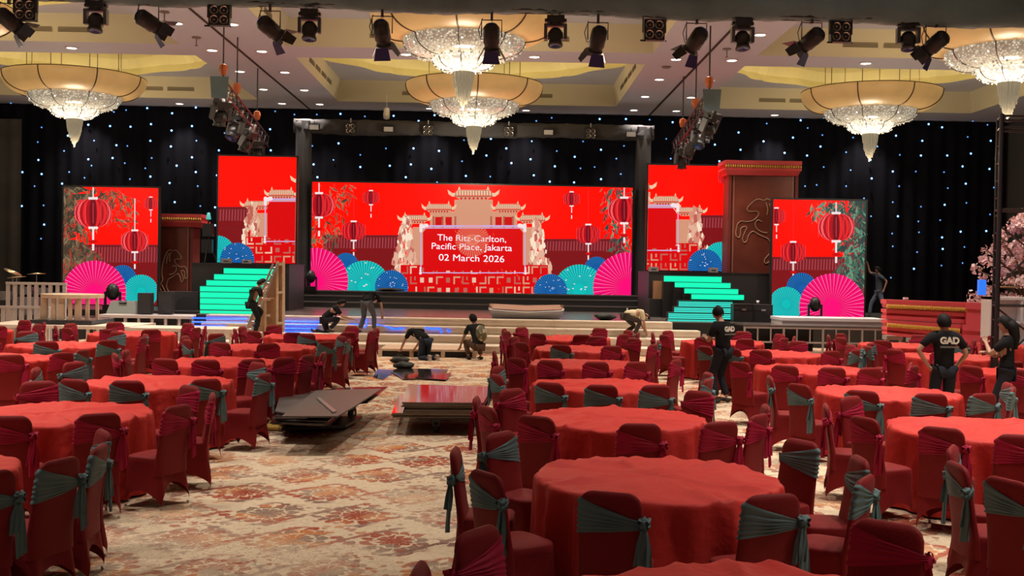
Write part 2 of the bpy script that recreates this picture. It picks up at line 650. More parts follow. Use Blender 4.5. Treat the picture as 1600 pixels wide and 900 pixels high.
M_CR2 = crystal_material('crystal_upper', 0.62, 16)
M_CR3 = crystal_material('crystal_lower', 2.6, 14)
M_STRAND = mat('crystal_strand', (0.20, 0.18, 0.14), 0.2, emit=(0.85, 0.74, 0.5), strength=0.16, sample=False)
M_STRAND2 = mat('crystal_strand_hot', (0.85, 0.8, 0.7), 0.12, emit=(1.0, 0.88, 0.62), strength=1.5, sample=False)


def curve_prof(a, b_, n):
    """quarter-round profile from the upright rim a down and in to b_"""
    out = []
    for i in range(n + 1):
        t = PI / 2 * i / n
        out.append((b_[0] + (a[0] - b_[0]) * math.cos(t), a[1] + (b_[1] - a[1]) * math.sin(t) ** 0.9))
    return out


BOWL = curve_prof((2.40, 0.0), (1.50, -0.68), 10)
T2 = curve_prof((1.56, -0.64), (0.80, -1.12), 9)
T3 = curve_prof((0.80, -1.10), (0.34, -1.42), 8)


def shifted(prof, d):
    return [(r_ - d, z_ + d * 0.6) for r_, z_ in prof]


def make_chandelier():
    t = thing('chandelier', '', 'chandelier', group='tiered bowl chandeliers')
    b = MB().use(M_BOWL)
    b.lathe(BOWL + list(reversed(shifted(BOWL, 0.04))) + [BOWL[0]], 64)
    bowl = b.build('bowl', t, True)
    f = MB().use(M_BRONZE)
    ring = lambda r_, z_, th: f.tube([(r_ * math.cos(2 * PI * k / 64), r_ * math.sin(2 * PI * k / 64), z_) for k in range(65)], th, 6, False)
    ring(2.385, 0.0, 0.022)
    ring(1.57, -0.64, 0.018)
    ring(0.81, -1.09, 0.013)
    for k in range(8):
        a = 2 * PI * (k + 0.35) / 8
        for prof in (BOWL, T2, T3):
            f.tube([((r_ + 0.012) * math.cos(a), (r_ + 0.012) * math.sin(a), z_ - 0.008) for r_, z_ in prof], 0.022 if prof is BOWL else 0.012, 5)
    f.build('metal_band', t, True)
    for k in range(8):
        a = 2 * PI * (k + 0.35) / 8
        s = MB().use(M_BRONZE)
        s.tube([(1.6 * math.cos(a), 1.6 * math.sin(a), -0.3), (1.6 * math.cos(a), 1.6 * math.sin(a), 1.88)], 0.014, 5)
        s.tube([(1.6 * math.cos(a), 1.6 * math.sin(a), -0.3), (2.36 * math.cos(a), 2.36 * math.sin(a), 0.0)], 0.014, 5)
        s.build('hanging_rod', t)
    c2 = MB().use(M_CR2)
    c2.lathe(T2, 64)
    rng = random.Random(3)
    for k in range(150):
        a, u = rng.random() * 2 * PI, rng.random()
        i = min(int(u * (len(T2) - 1)), len(T2) - 2)
        fr = u * (len(T2) - 1) - i
        r_ = T2[i][0] + (T2[i + 1][0] - T2[i][0]) * fr + 0.02
        z_ = T2[i][1] + (T2[i + 1][1] - T2[i][1]) * fr - 0.02
        c2.ball((r_ * math.cos(a), r_ * math.sin(a), z_), 0.028, 5, 3)
    c2.build('crystal_tier', t, True)
    c3 = MB().use(M_CR3)
    c3.lathe(T3, 48)
    for k in range(110):
        a, u = rng.random() * 2 * PI, rng.random()
        i = min(int(u * 8), 7)
        r_, z_ = T3[i][0] + 0.02, T3[i][1] - 0.02
        c3.ball((r_ * math.cos(a), r_ * math.sin(a), z_), 0.026, 5, 3)
    c3.build('crystal_tier', t, True)
    for k in range(14):
        a = 2 * PI * k / 14 + rng.random() * 0.3
        rr, zz = (1.43, -0.86) if k % 2 else (1.22, -1.0)
        bb = MB().use(M_BULB)
        bb.ball((rr * math.cos(a), rr * math.sin(a), zz), 0.05, 8, 5)
        bb.build('bulb', t, True)
    s1, s2 = MB().use(M_STRAND), MB().use(M_STRAND2)
    for k in range(190):
        a, q = rng.random() * 2 * PI, rng.random() ** 0.5
        r_ = 0.30 * q
        zb = -1.55 - 0.82 * (1 - q) ** 0.6 - rng.random() * 0.14
        s1.tube([(r_ * math.cos(a), r_ * math.sin(a), -1.38), (r_ * 0.85 * math.cos(a), r_ * 0.85 * math.sin(a), zb)], 0.014, 4)
    for k in range(36):
        a = 2 * PI * k / 36
        s2.tube([(0.30 * math.cos(a), 0.30 * math.sin(a), -1.38), (0.305 * math.cos(a), 0.305 * math.sin(a), -1.47)], 0.02, 5)
    s1.build('crystal_drop', t)
    s2.build('crystal_collar', t)
    pl = bpy.data.lights.new('crystal_glow', 'POINT')
    pl.energy = CHANDELIER_W
    pl.color = (1.0, 0.83, 0.6)
    pl.shadow_soft_size = 0.35
    o = link('crystal_light', pl, t)
    o.location = (0, 0, -2.55)
    pu = bpy.data.lights.new('cove_glow', 'POINT')
    pu.energy = COVE_W
    pu.color = (1.0, 0.80, 0.42)
    pu.shadow_soft_size = 0.5
    o = link('bowl_light', pu, t)
    o.location = (0, 0, 0.35)
    return t


ch0 = make_chandelier()
RIM_Z = 8.70
used = False
for ci, c in enumerate(CX):
    for ri, (y0, y1) in enumerate(ROWS):
        if ri < 2:
            continue
        o = ch0 if not used else copy_tree(ch0)
        used = True
        o.location = (c, (y0 + y1) / 2 + 0.0, RIM_Z)
        o.rotation_euler = (0, 0, 0.2 * ci + 0.13 * ri)
        o['label'] = 'crystal chandelier with amber glass bowl, %s bay, %s' % (['left', 'middle', 'right'][ci], ['front row, just behind the black truss', 'back row, close to the star curtain'][ri - 2])

# ------------------------------------------------------------------ star curtain
STARS = [(17,161),(69,167),(32,189),(65,199),(59,222),(101,184),(106,212),(138,195),(147,220),(178,175),(197,172),(204,198),(230,169),(236,194),(235,220),(269,177),(268,204),(306,168),(300,197),(307,220),(351,208),(172,197),
(430,174),(460,179),(495,179),(532,178),(570,182),(615,181),(654,189),(679,180),(422,202),(529,224),(761,189),(788,182),(767,217),(725,219),
(838,189),(862,184),(906,197),(937,186),(978,186),(1015,187),(1051,191),(831,221),(911,221),(1041,217),(1154,207),(1198,193),(1193,221),
(1251,188),(1287,184),(1262,200),(1285,211),(1239,215),(1325,197),(1333,215),(1396,185),(1400,212),(1441,220),(1451,194),(1472,199),(1512,214),(1520,189),(1543,195),(1548,220),(1575,197),(1589,194),(1586,222),
(100,236),(60,250),(138,249),(143,259),(35,269),(65,272),(108,269),(132,278),(97,287),(54,291),(176,247),(195,255),(182,227),(199,228),(237,247),(227,263),(203,280),(235,276),(267,229),(300,246),(276,259),(265,286),(306,269),(309,291),(342,235),(385,232),(339,274),(273,316),(313,322),(336,324),(336,352),(34,322),(68,321),(69,351),(64,373),
(423,235),(488,228),(490,257),(496,277),(521,250),(563,242),(563,261),(603,232),(609,259),(646,232),(642,257),(634,277),(674,264),(686,236),(683,285),(722,252),(728,275),(760,243),(766,276),(791,232),(799,255),
(829,249),(834,274),(870,236),(867,260),(859,284),(898,245),(907,263),(897,285),(939,234),(929,261),(939,280),(963,248),(970,272),(975,228),(1048,248),(1124,252),(1157,234),(1117,226),
(1282,229),(1226,239),(1261,243),(1322,238),(1371,229),(1360,250),(1287,261),(1329,266),(1258,291),(1276,289),(1322,291),(1362,279),(1406,242),(1439,243),(1395,268),(1431,268),(1405,291),(1480,243),(1475,269),(1481,294),(1517,240),(1504,260),(1509,287),(1546,264),(1553,293),(1573,251),(1587,245),(1582,272),(1596,300),(1290,312),(1350,310),(1395,316),(1439,323),(1476,320),(1510,317),(1547,335),(1361,338),(1403,338),(1435,346),(1469,344),(1354,366),(1394,365),(1436,363),(1472,371),(1501,362),(1541,361),(1395,385),(1433,394),(1473,389),(1507,386),(1504,411),(1471,415),(1428,420),(1392,434)]
CY = 45.0


def drape_sheet(m, x0, x1, z0, z1, y, amp=0.10, period=0.42, seed=0, nz=3):
    rng = random.Random(seed)
    b = MB().use(m)
    n = max(8, int((x1 - x0) / 0.07))
    ph = [rng.random() * 6 for _ in range(4)]
    off = lambda x: amp * (0.6 * math.sin(2 * PI * x / period + ph[0] + 1.2 * math.sin(x * 0.9 + ph[1])) + 0.4 * math.sin(2 * PI * x / (period * 2.7) + ph[2]))
    vs, fs = [], []
    for j in range(nz + 1):
        for i in range(n + 1):
            x = x0 + (x1 - x0) * i / n
            vs.append((x, y + off(x) * (0.7 + 0.3 * math.cos(j)), z0 + (z1 - z0) * j / nz))
    for j in range(nz):
        for i in range(n):
            a = j * (n + 1) + i
            fs.append((a, a + 1, a + n + 2, a + n + 1))
    b.raw(vs, fs)
    return b


star_b = MB().use(mat('star_glow', (0.3, 0.5, 1), 0.5, emit=(0.16, 0.45, 1.0), strength=1.8, sample=False))
star_b.ball((0, 0, 0), (0.046, 0.03, 0.046), 8, 5)
star_b.use(mat('star_core', (0.7, 0.8, 1), 0.5, emit=(0.75, 0.9, 1.0), strength=2.5, sample=False))
star_b.ball((0, -0.025, 0), (0.018, 0.015, 0.018), 8, 5)
me_star = star_b.mesh('star_light', True)
star_s = MB().use(mat('star_glow_dim', (0.2, 0.4, 1), 0.5, emit=(0.10, 0.38, 1.0), strength=0.9, sample=False))
star_s.ball((0, 0, 0), (0.034, 0.03, 0.034), 8, 5)
me_star2 = star_s.mesh('star_light', True)
rng = random.Random(5)
for x0, x1, lab in ((-22.0, -9.0, 'black star curtain hanging behind the left stage wing, dotted with blue lights'), (-9.0, 10.6, 'black star curtain behind the middle screens, dotted with blue lights'), (10.6, 20.8, 'black star curtain right of the stage, dotted with blue lights')):
    t = thing('star_curtain', lab, 'curtain', ((x0 + x1) / 2, CY, 0))
    cx_ = (x0 + x1) / 2
    b = drape_sheet(M_CURT, x0 - cx_, x1 - cx_, 0.02, ZC - 0.02, 0, 0.12, 0.55, int(x0))
    b.build('cloth', t, True)
    for (px, py) in STARS:
        p = P(px, py, CY - 0.17)
        if x0 <= p.x < x1:
            o = link('star_light', me_star if rng.random() < 0.6 else me_star2, t)
            o.location = (p.x - cx_, -0.17, p.z)
# plain masking drapes
for (pxa, pxb, d, lab, z1) in ((-30, 33, 43.8, 'plain charcoal drape at the far left of the star curtain', 7.9),):
    a, b_ = P(pxa, 300, d).x, P(pxb, 300, d).x
    t = drape_sheet(M_DRAPE2 if pxa < 0 else M_CURT, a, b_, 0.02, z1, d, 0.06, 0.5, 3)
    t.build('masking_drape', None, True, label=lab, category='drape')

# ------------------------------------------------------------------ front lighting truss wrapped in black cloth
TD = 20.0
zt = CAM_H + (422 - 26) / 1700 * TD + 0.0


def wrapped_truss(x0, x1, z0, z1, y0, y1, seed, m_=None):
    """truss bagged in cloth: slightly wrinkled closed box"""
    rng = random.Random(seed)
    b = MB().use(m_ or M_DRAPE)
    n = int((x1 - x0) / 0.12)
    prof = [(y0, z0 + .03), (y0, z0 + (z1 - z0) * .35), (y0, z0 + (z1 - z0) * .7), (y0 + .03, z1), (y1 - .03, z1), (y1, z0 + (z1 - z0) * .5), (y1, z0 + .03), ((y0 + y1) / 2, z0)]
    vs, fs = [], []
    m = len(prof)
    ph = [rng.random() * 6 for _ in range(6)]
    for i in range(n + 1):
        x = x0 + (x1 - x0) * i / n
        for k, (yy, zz) in enumerate(prof):
            w_ = 0.022 * math.sin(x * 5.1 + k * 1.9 + ph[0]) + 0.018 * math.sin(x * 11.7 - k * 1.2 + ph[1]) + (0.014 * math.sin(x * 23 + k + ph[2]))
            sag = 0.03 * math.sin(x * 1.3 + ph[3]) if zz < z0 + .1 else 0
            vs.append((x, yy + w_, zz + w_ * .6 + sag))
    for i in range(n):
        for k in range(m):
            k2 = (k + 1) % m
            fs.append((i * m + k, i * m + k2, (i + 1) * m + k2, (i + 1) * m + k))
    fs.append(tuple(range(m)))
    fs.append(tuple(range(n * m, n * m + m)))
    b.raw(vs, fs)
    return b


t = thing('lighting_truss', 'long black-cloth-wrapped lighting truss across the top of the hall', 'truss', (0, TD, 0))
b = wrapped_truss(-12.5, 12.5, zt, zt + 0.75, -0.2, 0.28, 2)
b.build('truss_cover', t, True)
for x in (-11.9, -8.3, -6.9, 4.9, 6.8, 11.9):
    b = MB().use(M_BLACKM)
    b.tube([(x, 0.05, zt + 0.7), (x, 0.05, ZC - 0.004)], 0.02, 6)
    b.build('hoist_chain', t)
b = MB().use(M_BLACKM)
for yy in (-0.1, 0.18):
    b.tube([(-12.4, yy, zt + 0.06), (12.4, yy, zt + 0.06)], 0.025, 6)
b.build('truss_pipe', t)
t.rotation_euler = (0, R(0.38), 0)
t.location.z = 0.05

M_LAMPB = mat('fixture_black', (0.016, 0.016, 0.018), 0.4, 0.2)
M_LAMPB2 = mat('fixture_grey', (0.07, 0.07, 0.08), 0.35, 0.4)
M_GLASSB = mat('lens_blue', (0.02, 0.04, 0.18), 0.08, 0.3)
M_REFL = mat('reflector', (0.45, 0.42, 0.38), 0.18, 0.9)
M_BARN = mat('barn_door', (0.02, 0.02, 0.024), 0.35, 0.3)
M_BARNB = mat('barn_door_violet', (0.05, 0.04, 0.16), 0.35, 0.3)


def clamp_hook(b, z0, z1, x=0.0):
    b.use(M_ALU)
    b.box((x - 0.02, -0.02, z1 - 0.02), (x + 0.02, 0.03, z0))
    b.use(M_LAMPB)


def blinder(name='blinder_light', s=1.0):
    """four-lamp audience blinder hanging from a clamp; origin at the lamp box centre"""
    t = thing(name, '', 'stage light')
    b = MB().use(M_LAMPB)
    b.box((-0.19 * s, -0.05, -0.19 * s), (0.19 * s, 0.09, 0.19 * s))
    for sx in (-1, 1):
        b.box((sx * 0.21 * s - 0.008, -0.03, -0.05 * s), (sx * 0.21 * s + 0.008, 0.03, 0.25 * s))
        b.box((sx * 0.23 * s - 0.03, -0.05, -0.22 * s), (sx * 0.19 * s + 0.03, -0.03, -0.19 * s))
    b.box((-0.21 * s, -0.02, 0.235 * s), (0.21 * s, 0.02, 0.255 * s))
    clamp_hook(b, 0.38 * s, 0.25 * s)
    b.build('housing', t)
    for sx in (-1, 1):
        for sz in (-1, 1):
            c = MB().use(M_REFL)
            M = Matrix.Translation((sx * 0.088 * s, -0.052, sz * 0.088 * s)) @ Matrix.Rotation(R(90), 4, 'X')
            c.lathe([(0.078 * s, 0.012), (0.070 * s, 0.010), (0.05 * s, -0.02), (0.02 * s, -0.03), (0.018 * s, 0.0), (0.0001, 0.012)], 18, M=M)
            c.build('lamp_reflector', t, True)
    return t


def moving_head(s=1.0):
    t = thing('moving_head_light', '', 'stage light')
    b = MB().use(M_LAMPB)
    b.box((-0.16, -0.12, 0.13), (0.16, 0.12, 0.25))
    b.box((-0.20, -0.05, 0.15), (0.20, 0.05, 0.20))
    b.lathe([(0.0001, 0.15), (0.13, 0.15), (0.13, 0.08), (0.0001, 0.08)], 20)
    clamp_hook(b, 0.42, 0.25, -0.07)
    clamp_hook(b, 0.42, 0.25, 0.07)
    b.build('base', t)
    b = MB().use(M_LAMPB2)
    for sx in (-1, 1):
        b.prism([(sx * 0.15, -0.07, 0.10), (sx * 0.15, 0.07, 0.10), (sx * 0.15, 0.06, -0.17), (sx * 0.15, -0.06, -0.17)], (sx * 0.06, 0, 0))
    b.box((-0.2, -0.07, 0.06), (0.2, 0.07, 0.11))
    b.build('yoke', t)
    b = MB().use(M_LAMPB)
    M = Matrix.Translation((0, 0, -0.10)) @ Matrix.Rotation(R(-14), 4, 'X')
    b.lathe([(0.0001, 0.14), (0.09, 0.12), (0.14, 0.04), (0.14, -0.08), (0.12, -0.10), (0.12, -0.16), (0.135, -0.17), (0.135, -0.20), (0.10, -0.205)], 24, M=M)
    h = b.build('lamp_head', t, True)
    b = MB().use(M_GLASSB)
    b.lathe([(0.10, -0.205), (0.06, -0.19), (0.0001, -0.18)], 24, M=M)
    b.build('lens', h, True)
    return t


def fresnel(yaw_, tilt):
    """barn-door fresnel aimed by yaw_ (about the vertical) and tilt (down from level)"""
    t = thing('fresnel_spotlight', '', 'stage light')
    b = MB().use(M_LAMPB2)
    b.tube([(-0.16, 0, 0.0), (-0.16, 0, 0.27), (0.16, 0, 0.27), (0.16, 0, 0.0)], 0.011, 6)
    b.box((-0.02, -0.03, 0.255), (0.02, 0.03, 0.40))
    b.build('yoke', t)
    b = MB().use(M_LAMPB)
    b.tube([(-0.15, 0.03, 0.3), (-0.21, 0.05, 0.12), (-0.17, 0.08, -0.02), (-0.05, 0.14, 0.0)], 0.008, 5)
    b.build('cable', t)
    M = Vector((math.sin(yaw_) * math.cos(tilt), math.cos(yaw_) * math.cos(tilt), -math.sin(tilt))).to_track_quat('Z', 'Y').to_matrix().to_4x4()   # local +z of the can points along the beam
    b = MB().use(M_LAMPB)
    b.lathe([(0.0001, -0.22), (0.08, -0.21), (0.125, -0.16), (0.13, 0.10), (0.115, 0.11), (0.115, 0.18), (0.125, 0.18), (0.125, 0.20), (0.1, 0.20)], 24, M=M)
    for k in range(4):
        b.lathe([(0.134, -0.14 + k * 0.035), (0.134, -0.125 + k * 0.035)], 20, M=M)
    h = b.build('lamp_can', t, True)
    b = MB().use(M_GLASSB)
    b.lathe([(0.10, 0.195), (0.05, 0.205), (0.0001, 0.21)], 20, M=M)
    b.build('lens', h, True)
    b = MB().use(M_GLASSB)
    b.lathe([(0.0001, -0.228), (0.05, -0.225), (0.07, -0.215)], 16, M=M)
    b.build('rear_glass', h, True)
    for k in range(4):
        Mk = M @ Matrix.Rotation(k * PI / 2, 4, 'Z') @ Matrix.Translation((0, 0.125, 0.2)) @ Matrix.Rotation(R(-28), 4, 'X')
        b = MB().use(M_BARNB if k == 2 else M_BARN)
        pts = [Mk @ Vector(p) for p in ((-0.10, 0, 0), (0.10, 0, 0), (0.14 if k % 2 == 0 else 0.07, 0, 0.2), (-0.14 if k % 2 == 0 else -0.07, 0, 0.2))]
        b.prism(pts, Mk.to_3x3() @ Vector((0, 0.006, 0)))
        b.build('barn_door', h)
    return t


def hang(o, px, py, d, label, group=None, rz=0.0, s=1.0):
    o.location = P(px, py, d)
    o.rotation_euler = (0, 0, rz)
    o.scale = (s, s, s)
    o['label'] = label
    if group:
        o['group'] = group


bl = blinder()
bls = [(40, 16), (343, 24), (1022, 47), (1313, 50)]
for k, (px, py) in enumerate(bls):
    o = bl if k == 0 else copy_tree(bl)
    hang(o, px, py, TD, 'four-lamp blinder on the front truss, %s' % ['leftmost, above the left chandelier bay', 'between two barn-door spotlights over the left groove', 'beside the right-hand ceiling groove', 'rightmost, tilted over the right bay'][k], 'blinders on the front truss', R(3))
mh = moving_head()
for k, (px, py) in enumerate([(150, 24), (484, 37), (868, 47), (1160, 52), (1419, 53)]):
    o = mh if k == 0 else copy_tree(mh)
    hang(o, px, py, TD, 'black moving-head light pointing down, %s along the front truss' % (ORD[k] + ' from the left'), 'moving heads on the front truss', R([0, 2, -2, 3, -4][k]))
for k, (px, py, yw, tl) in enumerate([(14, 32, 55, 35), (232, 34, 60, 28), (422, 44, 50, 32), (597, 52, 12, 55), (768, 58, 2, 62), (934, 62, -18, 55), (1088, 63, -40, 45), (1268, 62, -50, 35), (1462, 68, -55, 38)]):
    o = fresnel(R(yw), R(tl))
    hang(o, px, py, TD, 'barn-door spotlight on the front truss, %s counted from the left' % ORD[k], 'barn-door spotlights on the front truss', s=1.15)

# ------------------------------------------------------------------ goalpost truss round the main screen, in black cloth
GD = 40.6
t = thing('goalpost_truss', 'black-draped goalpost truss framing the wide main screen', 'truss', (0, GD, 0))
xa0, xa1 = P(463, 300, GD).x, P(485, 300, GD).x
xb0, xb1 = P(993, 300, GD).x, P(1015, 300, GD).x
zt1, zt0 = P(740, 192, GD).z, P(740, 214, GD).z
DECK = 0.81
for (x0, x1) in ((xa0, xa1), (xb0, xb1)):
    b = MB().use(M_DRAPE2)
    n = 24
    vs, fs = [], []
    rgt = random.Random(int(x0 * 10))
    for j in range(13):
        z = DECK + 0.0 + (zt1 - 0.06 - DECK) * j / 12
        for k in range(n):
            a = 2 * PI * k / n
            q = 1 / max(abs(math.cos(a)), abs(math.sin(a)))
            rr = (x1 - x0) / 2 * q * (0.94 + 0.06 * math.sin(a * 7 + j * 0.5) + rgt.random() * 0.02)
            vs.append(((x0 + x1) / 2 + rr * math.cos(a), rr * math.sin(a), z))
    for j in range(12):
        for k in range(n):
            k2 = (k + 1) % n
            fs.append((j * n + k, j * n + k2, (j + 1) * n + k2, (j + 1) * n + k))
    b.raw(vs, fs)
    b.build('tower_cover', t, True)
b = wrapped_truss(xa0 - 0.1, xb1 + 0.1, zt0, zt1, -0.25, 0.25, 9, M_DRAPE2)
b.build('beam_cover', t, True)
# small fixtures on that beam
for k, (px, py) in enumerate([(548, 201), (669, 204), (795, 206), (923, 209)]):
    o = copy_tree(bl)
    hang(o, px, py, GD - 0.32, 'small four-lamp blinder above the main screen, %s counted from the left' % ORD[k], 'blinders above the main screen', s=1.0)
for k, (px, py) in enumerate([(491, 199), (607, 202), (857, 207), (986, 210)]):
    t = thing('strobe_light', 'flat rectangular strobe above the main screen, %s counted from the left' % ORD[k], 'stage light', P(px, py, GD - 0.36), group='strobes above the main screen')
    b = MB().use(M_LAMPB)
    b.box((-0.19, -0.03, -0.11), (0.19, 0.08, 0.11))
    b.box((-0.015, 0, 0.1), (0.015, 0.03, 0.24))
    b.box((-0.21, 0, -0.02), (-0.195, 0.03, 0.16))
    b.box((0.195, 0, -0.02), (0.21, 0.03, 0.16))
    b.box((-0.21, 0, 0.15), (0.21, 0.03, 0.165))
    b.build('housing', t)
    b = MB().use(mat('strobe_face', (0.42, 0.42, 0.42), 0.3))
    b.box((-0.165, -0.036, -0.085), (0.165, -0.03, 0.085))
    b.build('lens_face', t)
t = thing('hanging_camera', 'small white ceiling camera hanging above the beam of blinders', 'camera', P(604, 179, 41))
b = MB().use(M_WHITE2)
b.lathe([(0.0001, 0.25), (0.10, 0.24), (0.13, 0.0), (0.11, -0.16), (0.0001, -0.2)], 14)
b.build('housing', t, True)
b = MB().use(M_ALU)
b.tube([(0, 0, 0.2), (0, 0, ZC - t.location.z)], 0.02, 6)
b.build('drop_rod', t)


# ------------------------------------------------------------------ side trusses with moving heads
def truss_run(b, p, q, s=0.3):
    p, q = Vector(p), Vector(q)
    u = (q - p).normalized()
    side_ = u.cross(Vector((0, 0, 1))).normalized()
    upv = side_.cross(u)
    cs = [(side_ * a + upv * c) * s / 2 for a, c in ((-1, -1), (1, -1), (1, 1), (-1, 1))]
    for c in cs:
        b.tube([p + c, q + c], 0.028, 6)
    n = max(2, int((q - p).length / 0.45))
    for i in range(n):
        a0, a1 = p + (q - p) * (i / n), p + (q - p) * ((i + 1) / n)
        for k in range(4):
            c0, c1 = cs[k], cs[(k + 1) % 4]
            b.tube([a0 + c0, a1 + c1] if i % 2 else [a0 + c1, a1 + c0], 0.013, 5)


M_TRUSS = mat('truss_black', (0.05, 0.045, 0.05), 0.35, 0.7)
for si, (pa, pb, heads, hoists, nm) in enumerate((((343, 138, 28), (412, 222, 38), [(333, 172, 28.3), (352, 196, 31), (375, 210, 33.5), (398, 226, 36)], [(348, 94, 28.6), (380, 118, 31.2), (399, 130, 36.0)], 'left'),
                                                  ((1112, 158, 28), (1058, 232, 38), [(1119, 186, 28.3), (1101, 208, 30.5), (1084, 214, 33), (1070, 226, 36)], [(1106, 109, 28.6), (1081, 131, 32), (1060, 150, 36)], 'right'))):
    t = thing('side_truss', 'dark angled truss of moving heads over the %s side of the stage' % nm, 'truss', (0, 0, 0))
    b = MB().use(M_TRUSS)
    A, B_ = P(*pa), P(*pb)
    truss_run(b, A, B_, 0.34)
    b.build('truss_frame', t)
    b = MB().use(M_DRAPE)
    b.prism([A + Vector((-0.2, -0.03, -0.25)), A + Vector((0.2, -0.03, -0.25)), A + Vector((0.24, -0.03, 0.3)), A + Vector((-0.24, -0.03, 0.3))], (0, 0.03, 0))
    b.build('end_plate', t)
    for (hx, hy, hd) in hoists:
        fr = (hd - pa[2]) / (pb[2] - pa[2])
        base_ = A + (B_ - A) * fr
        b = MB().use(M_TRUSS)
        b.tube([(base_.x, base_.y, base_.z), (base_.x, base_.y, ZC)], 0.022, 6)
        b.use(mat('hoist_orange', (0.5, 0.12, 0.03), 0.5))
        b.lathe([(0.0001, 0.16), (0.1, 0.12), (0.12, 0), (0.08, -0.14), (0.0001, -0.16)], 10, at=(base_.x, base_.y, base_.z + 0.6))
        b.build('chain_hoist', t)
    for k, (hx, hy, hd) in enumerate(heads):
        fr = (hd - pa[2]) / (pb[2] - pa[2])
        base_ = A + (B_ - A) * fr
        o = copy_tree(mh)
        o.location = base_ + Vector((0, 0, -0.55))
        o.rotation_euler = (R([25, -20, 30, 10][k]), 0, R([40, -30, 70, 20][k]))
        o.scale = (1.25,) * 3
        o['label'] = 'moving-head light under the %s side truss, %s from its near end' % (nm, ORD[k])
        o['group'] = 'moving heads on the side trusses'

# ------------------------------------------------------------------ LED screens and their picture
def led(name, col, s=1.0):
    return mat('led_' + name, (0, 0, 0), 0.4, emit=lin(col), strength=s, sample=name == 'red', spec=0.2)


class Canvas:
    """flat picture shown on one LED wall; polygons given where they stand, clipped to the wall"""

    def __init__(self, px0, px1, pyt, pyb, d):
        pm = (px0 + px1) / 2
        self.d = d
        ym = (pyt + pyb) / 2
        self.x0, self.x1 = P(px0, ym, d).x, P(px1, ym, d).x
        self.z1, self.z0 = P(pm, pyt, d).z, P(pm, pyb, d).z
        self.mb = MB()
        self.mb.keep = False
        self.layer = 1

    def clip(self, pts):
        for ax, lim, sg in ((0, self.x0, 1), (0, self.x1, -1), (1, self.z0, 1), (1, self.z1, -1)):
            out = []
            for i in range(len(pts)):
                a, b_ = pts[i], pts[(i + 1) % len(pts)]
                ia, ib = (a[ax] - lim) * sg >= 0, (b_[ax] - lim) * sg >= 0
                if ia:
                    out.append(a)
                if ia != ib:
                    t = (lim - a[ax]) / (b_[ax] - a[ax])
                    out.append((a[0] + (b_[0] - a[0]) * t, a[1] + (b_[1] - a[1]) * t))
            pts = out
            if len(pts) < 3:
                return []
        return pts

    def poly(self, pts, m, layer=None):
        q = []
        for px, py in pts:
            p = P(px, py, self.d)
            q.append((p.x, p.z))
        q = self.clip(q)
        if q:
            y = self.d - 0.0012 * (self.layer if layer is None else layer)
            self.mb.use(m)
            self.mb.face([(x, y, z) for x, z in q])

    def up(self, n=1):
        self.layer += n

    def rect(self, x0, y0, x1, y1, m):
        self.poly([(x0, y0), (x1, y0), (x1, y1), (x0, y1)], m)

    def ellipse(self, cx, cy, rx, ry, m, n=24):
        self.poly([(cx + rx * math.cos(2 * PI * k / n), cy + ry * math.sin(2 * PI * k / n)) for k in range(n)], m)


L_RED = led('red', (255, 5, 1), 2.6)
L_RED2 = led('red_deep', (205, 10, 12))
L_MAROON = led('maroon', (118, 26, 34))
L_MAROON2 = led('maroon_light', (165, 62, 68))
L_BRICK = led('brick', (128, 20, 24))
L_LAN = [led('lantern_a', (232, 36, 40)), led('lantern_b', (176, 14, 30)), led('lantern_c', (255, 96, 100)), led('lantern_d', (120, 10, 26))]
L_WHITE = led('white', (245, 225, 225))
L_LILAC = led('lilac', (205, 170, 225))
L_PINKF = [led('fan_pink', (255, 12, 120)), led('fan_pink_light', (255, 120, 175)), led('fan_pink_deep', (226, 4, 92))]
L_TEALF = [led('fan_teal', (10, 190, 185)), led('fan_teal_light', (70, 225, 215)), led('fan_teal_deep', (4, 150, 158))]
L_BLUEF = [led('fan_blue', (16, 92, 165)), led('fan_blue_light', (60, 150, 215)), led('fan_blue_deep', (8, 66, 128))]
L_LEAF = [led('leaf_a', (96, 84, 62)), led('leaf_b', (132, 112, 84)), led('leaf_c', (70, 58, 46)), led('leaf_d', (168, 60, 44))]
L_LEAFG = [led('leafg_a', (70, 110, 90)), led('leafg_b', (104, 150, 122)), led('leafg_c', (42, 70, 66)), led('leafg_d', (120, 60, 60))]
L_ROCK = [led('rock_a', (226, 176, 150)), led('rock_b', (190, 96, 84)), led('rock_c', (250, 226, 200)), led('rock_d', (214, 140, 118))]
L_STONE = led('stone', (214, 150, 120))
L_STONE2 = led('stone_shade', (182, 96, 76))
L_ROOF = led('roof_pale', (236, 196, 160))
L_CREAM = led('cream', (236, 190, 165))
L_PANEL = led('panel_red', (220, 4, 10))


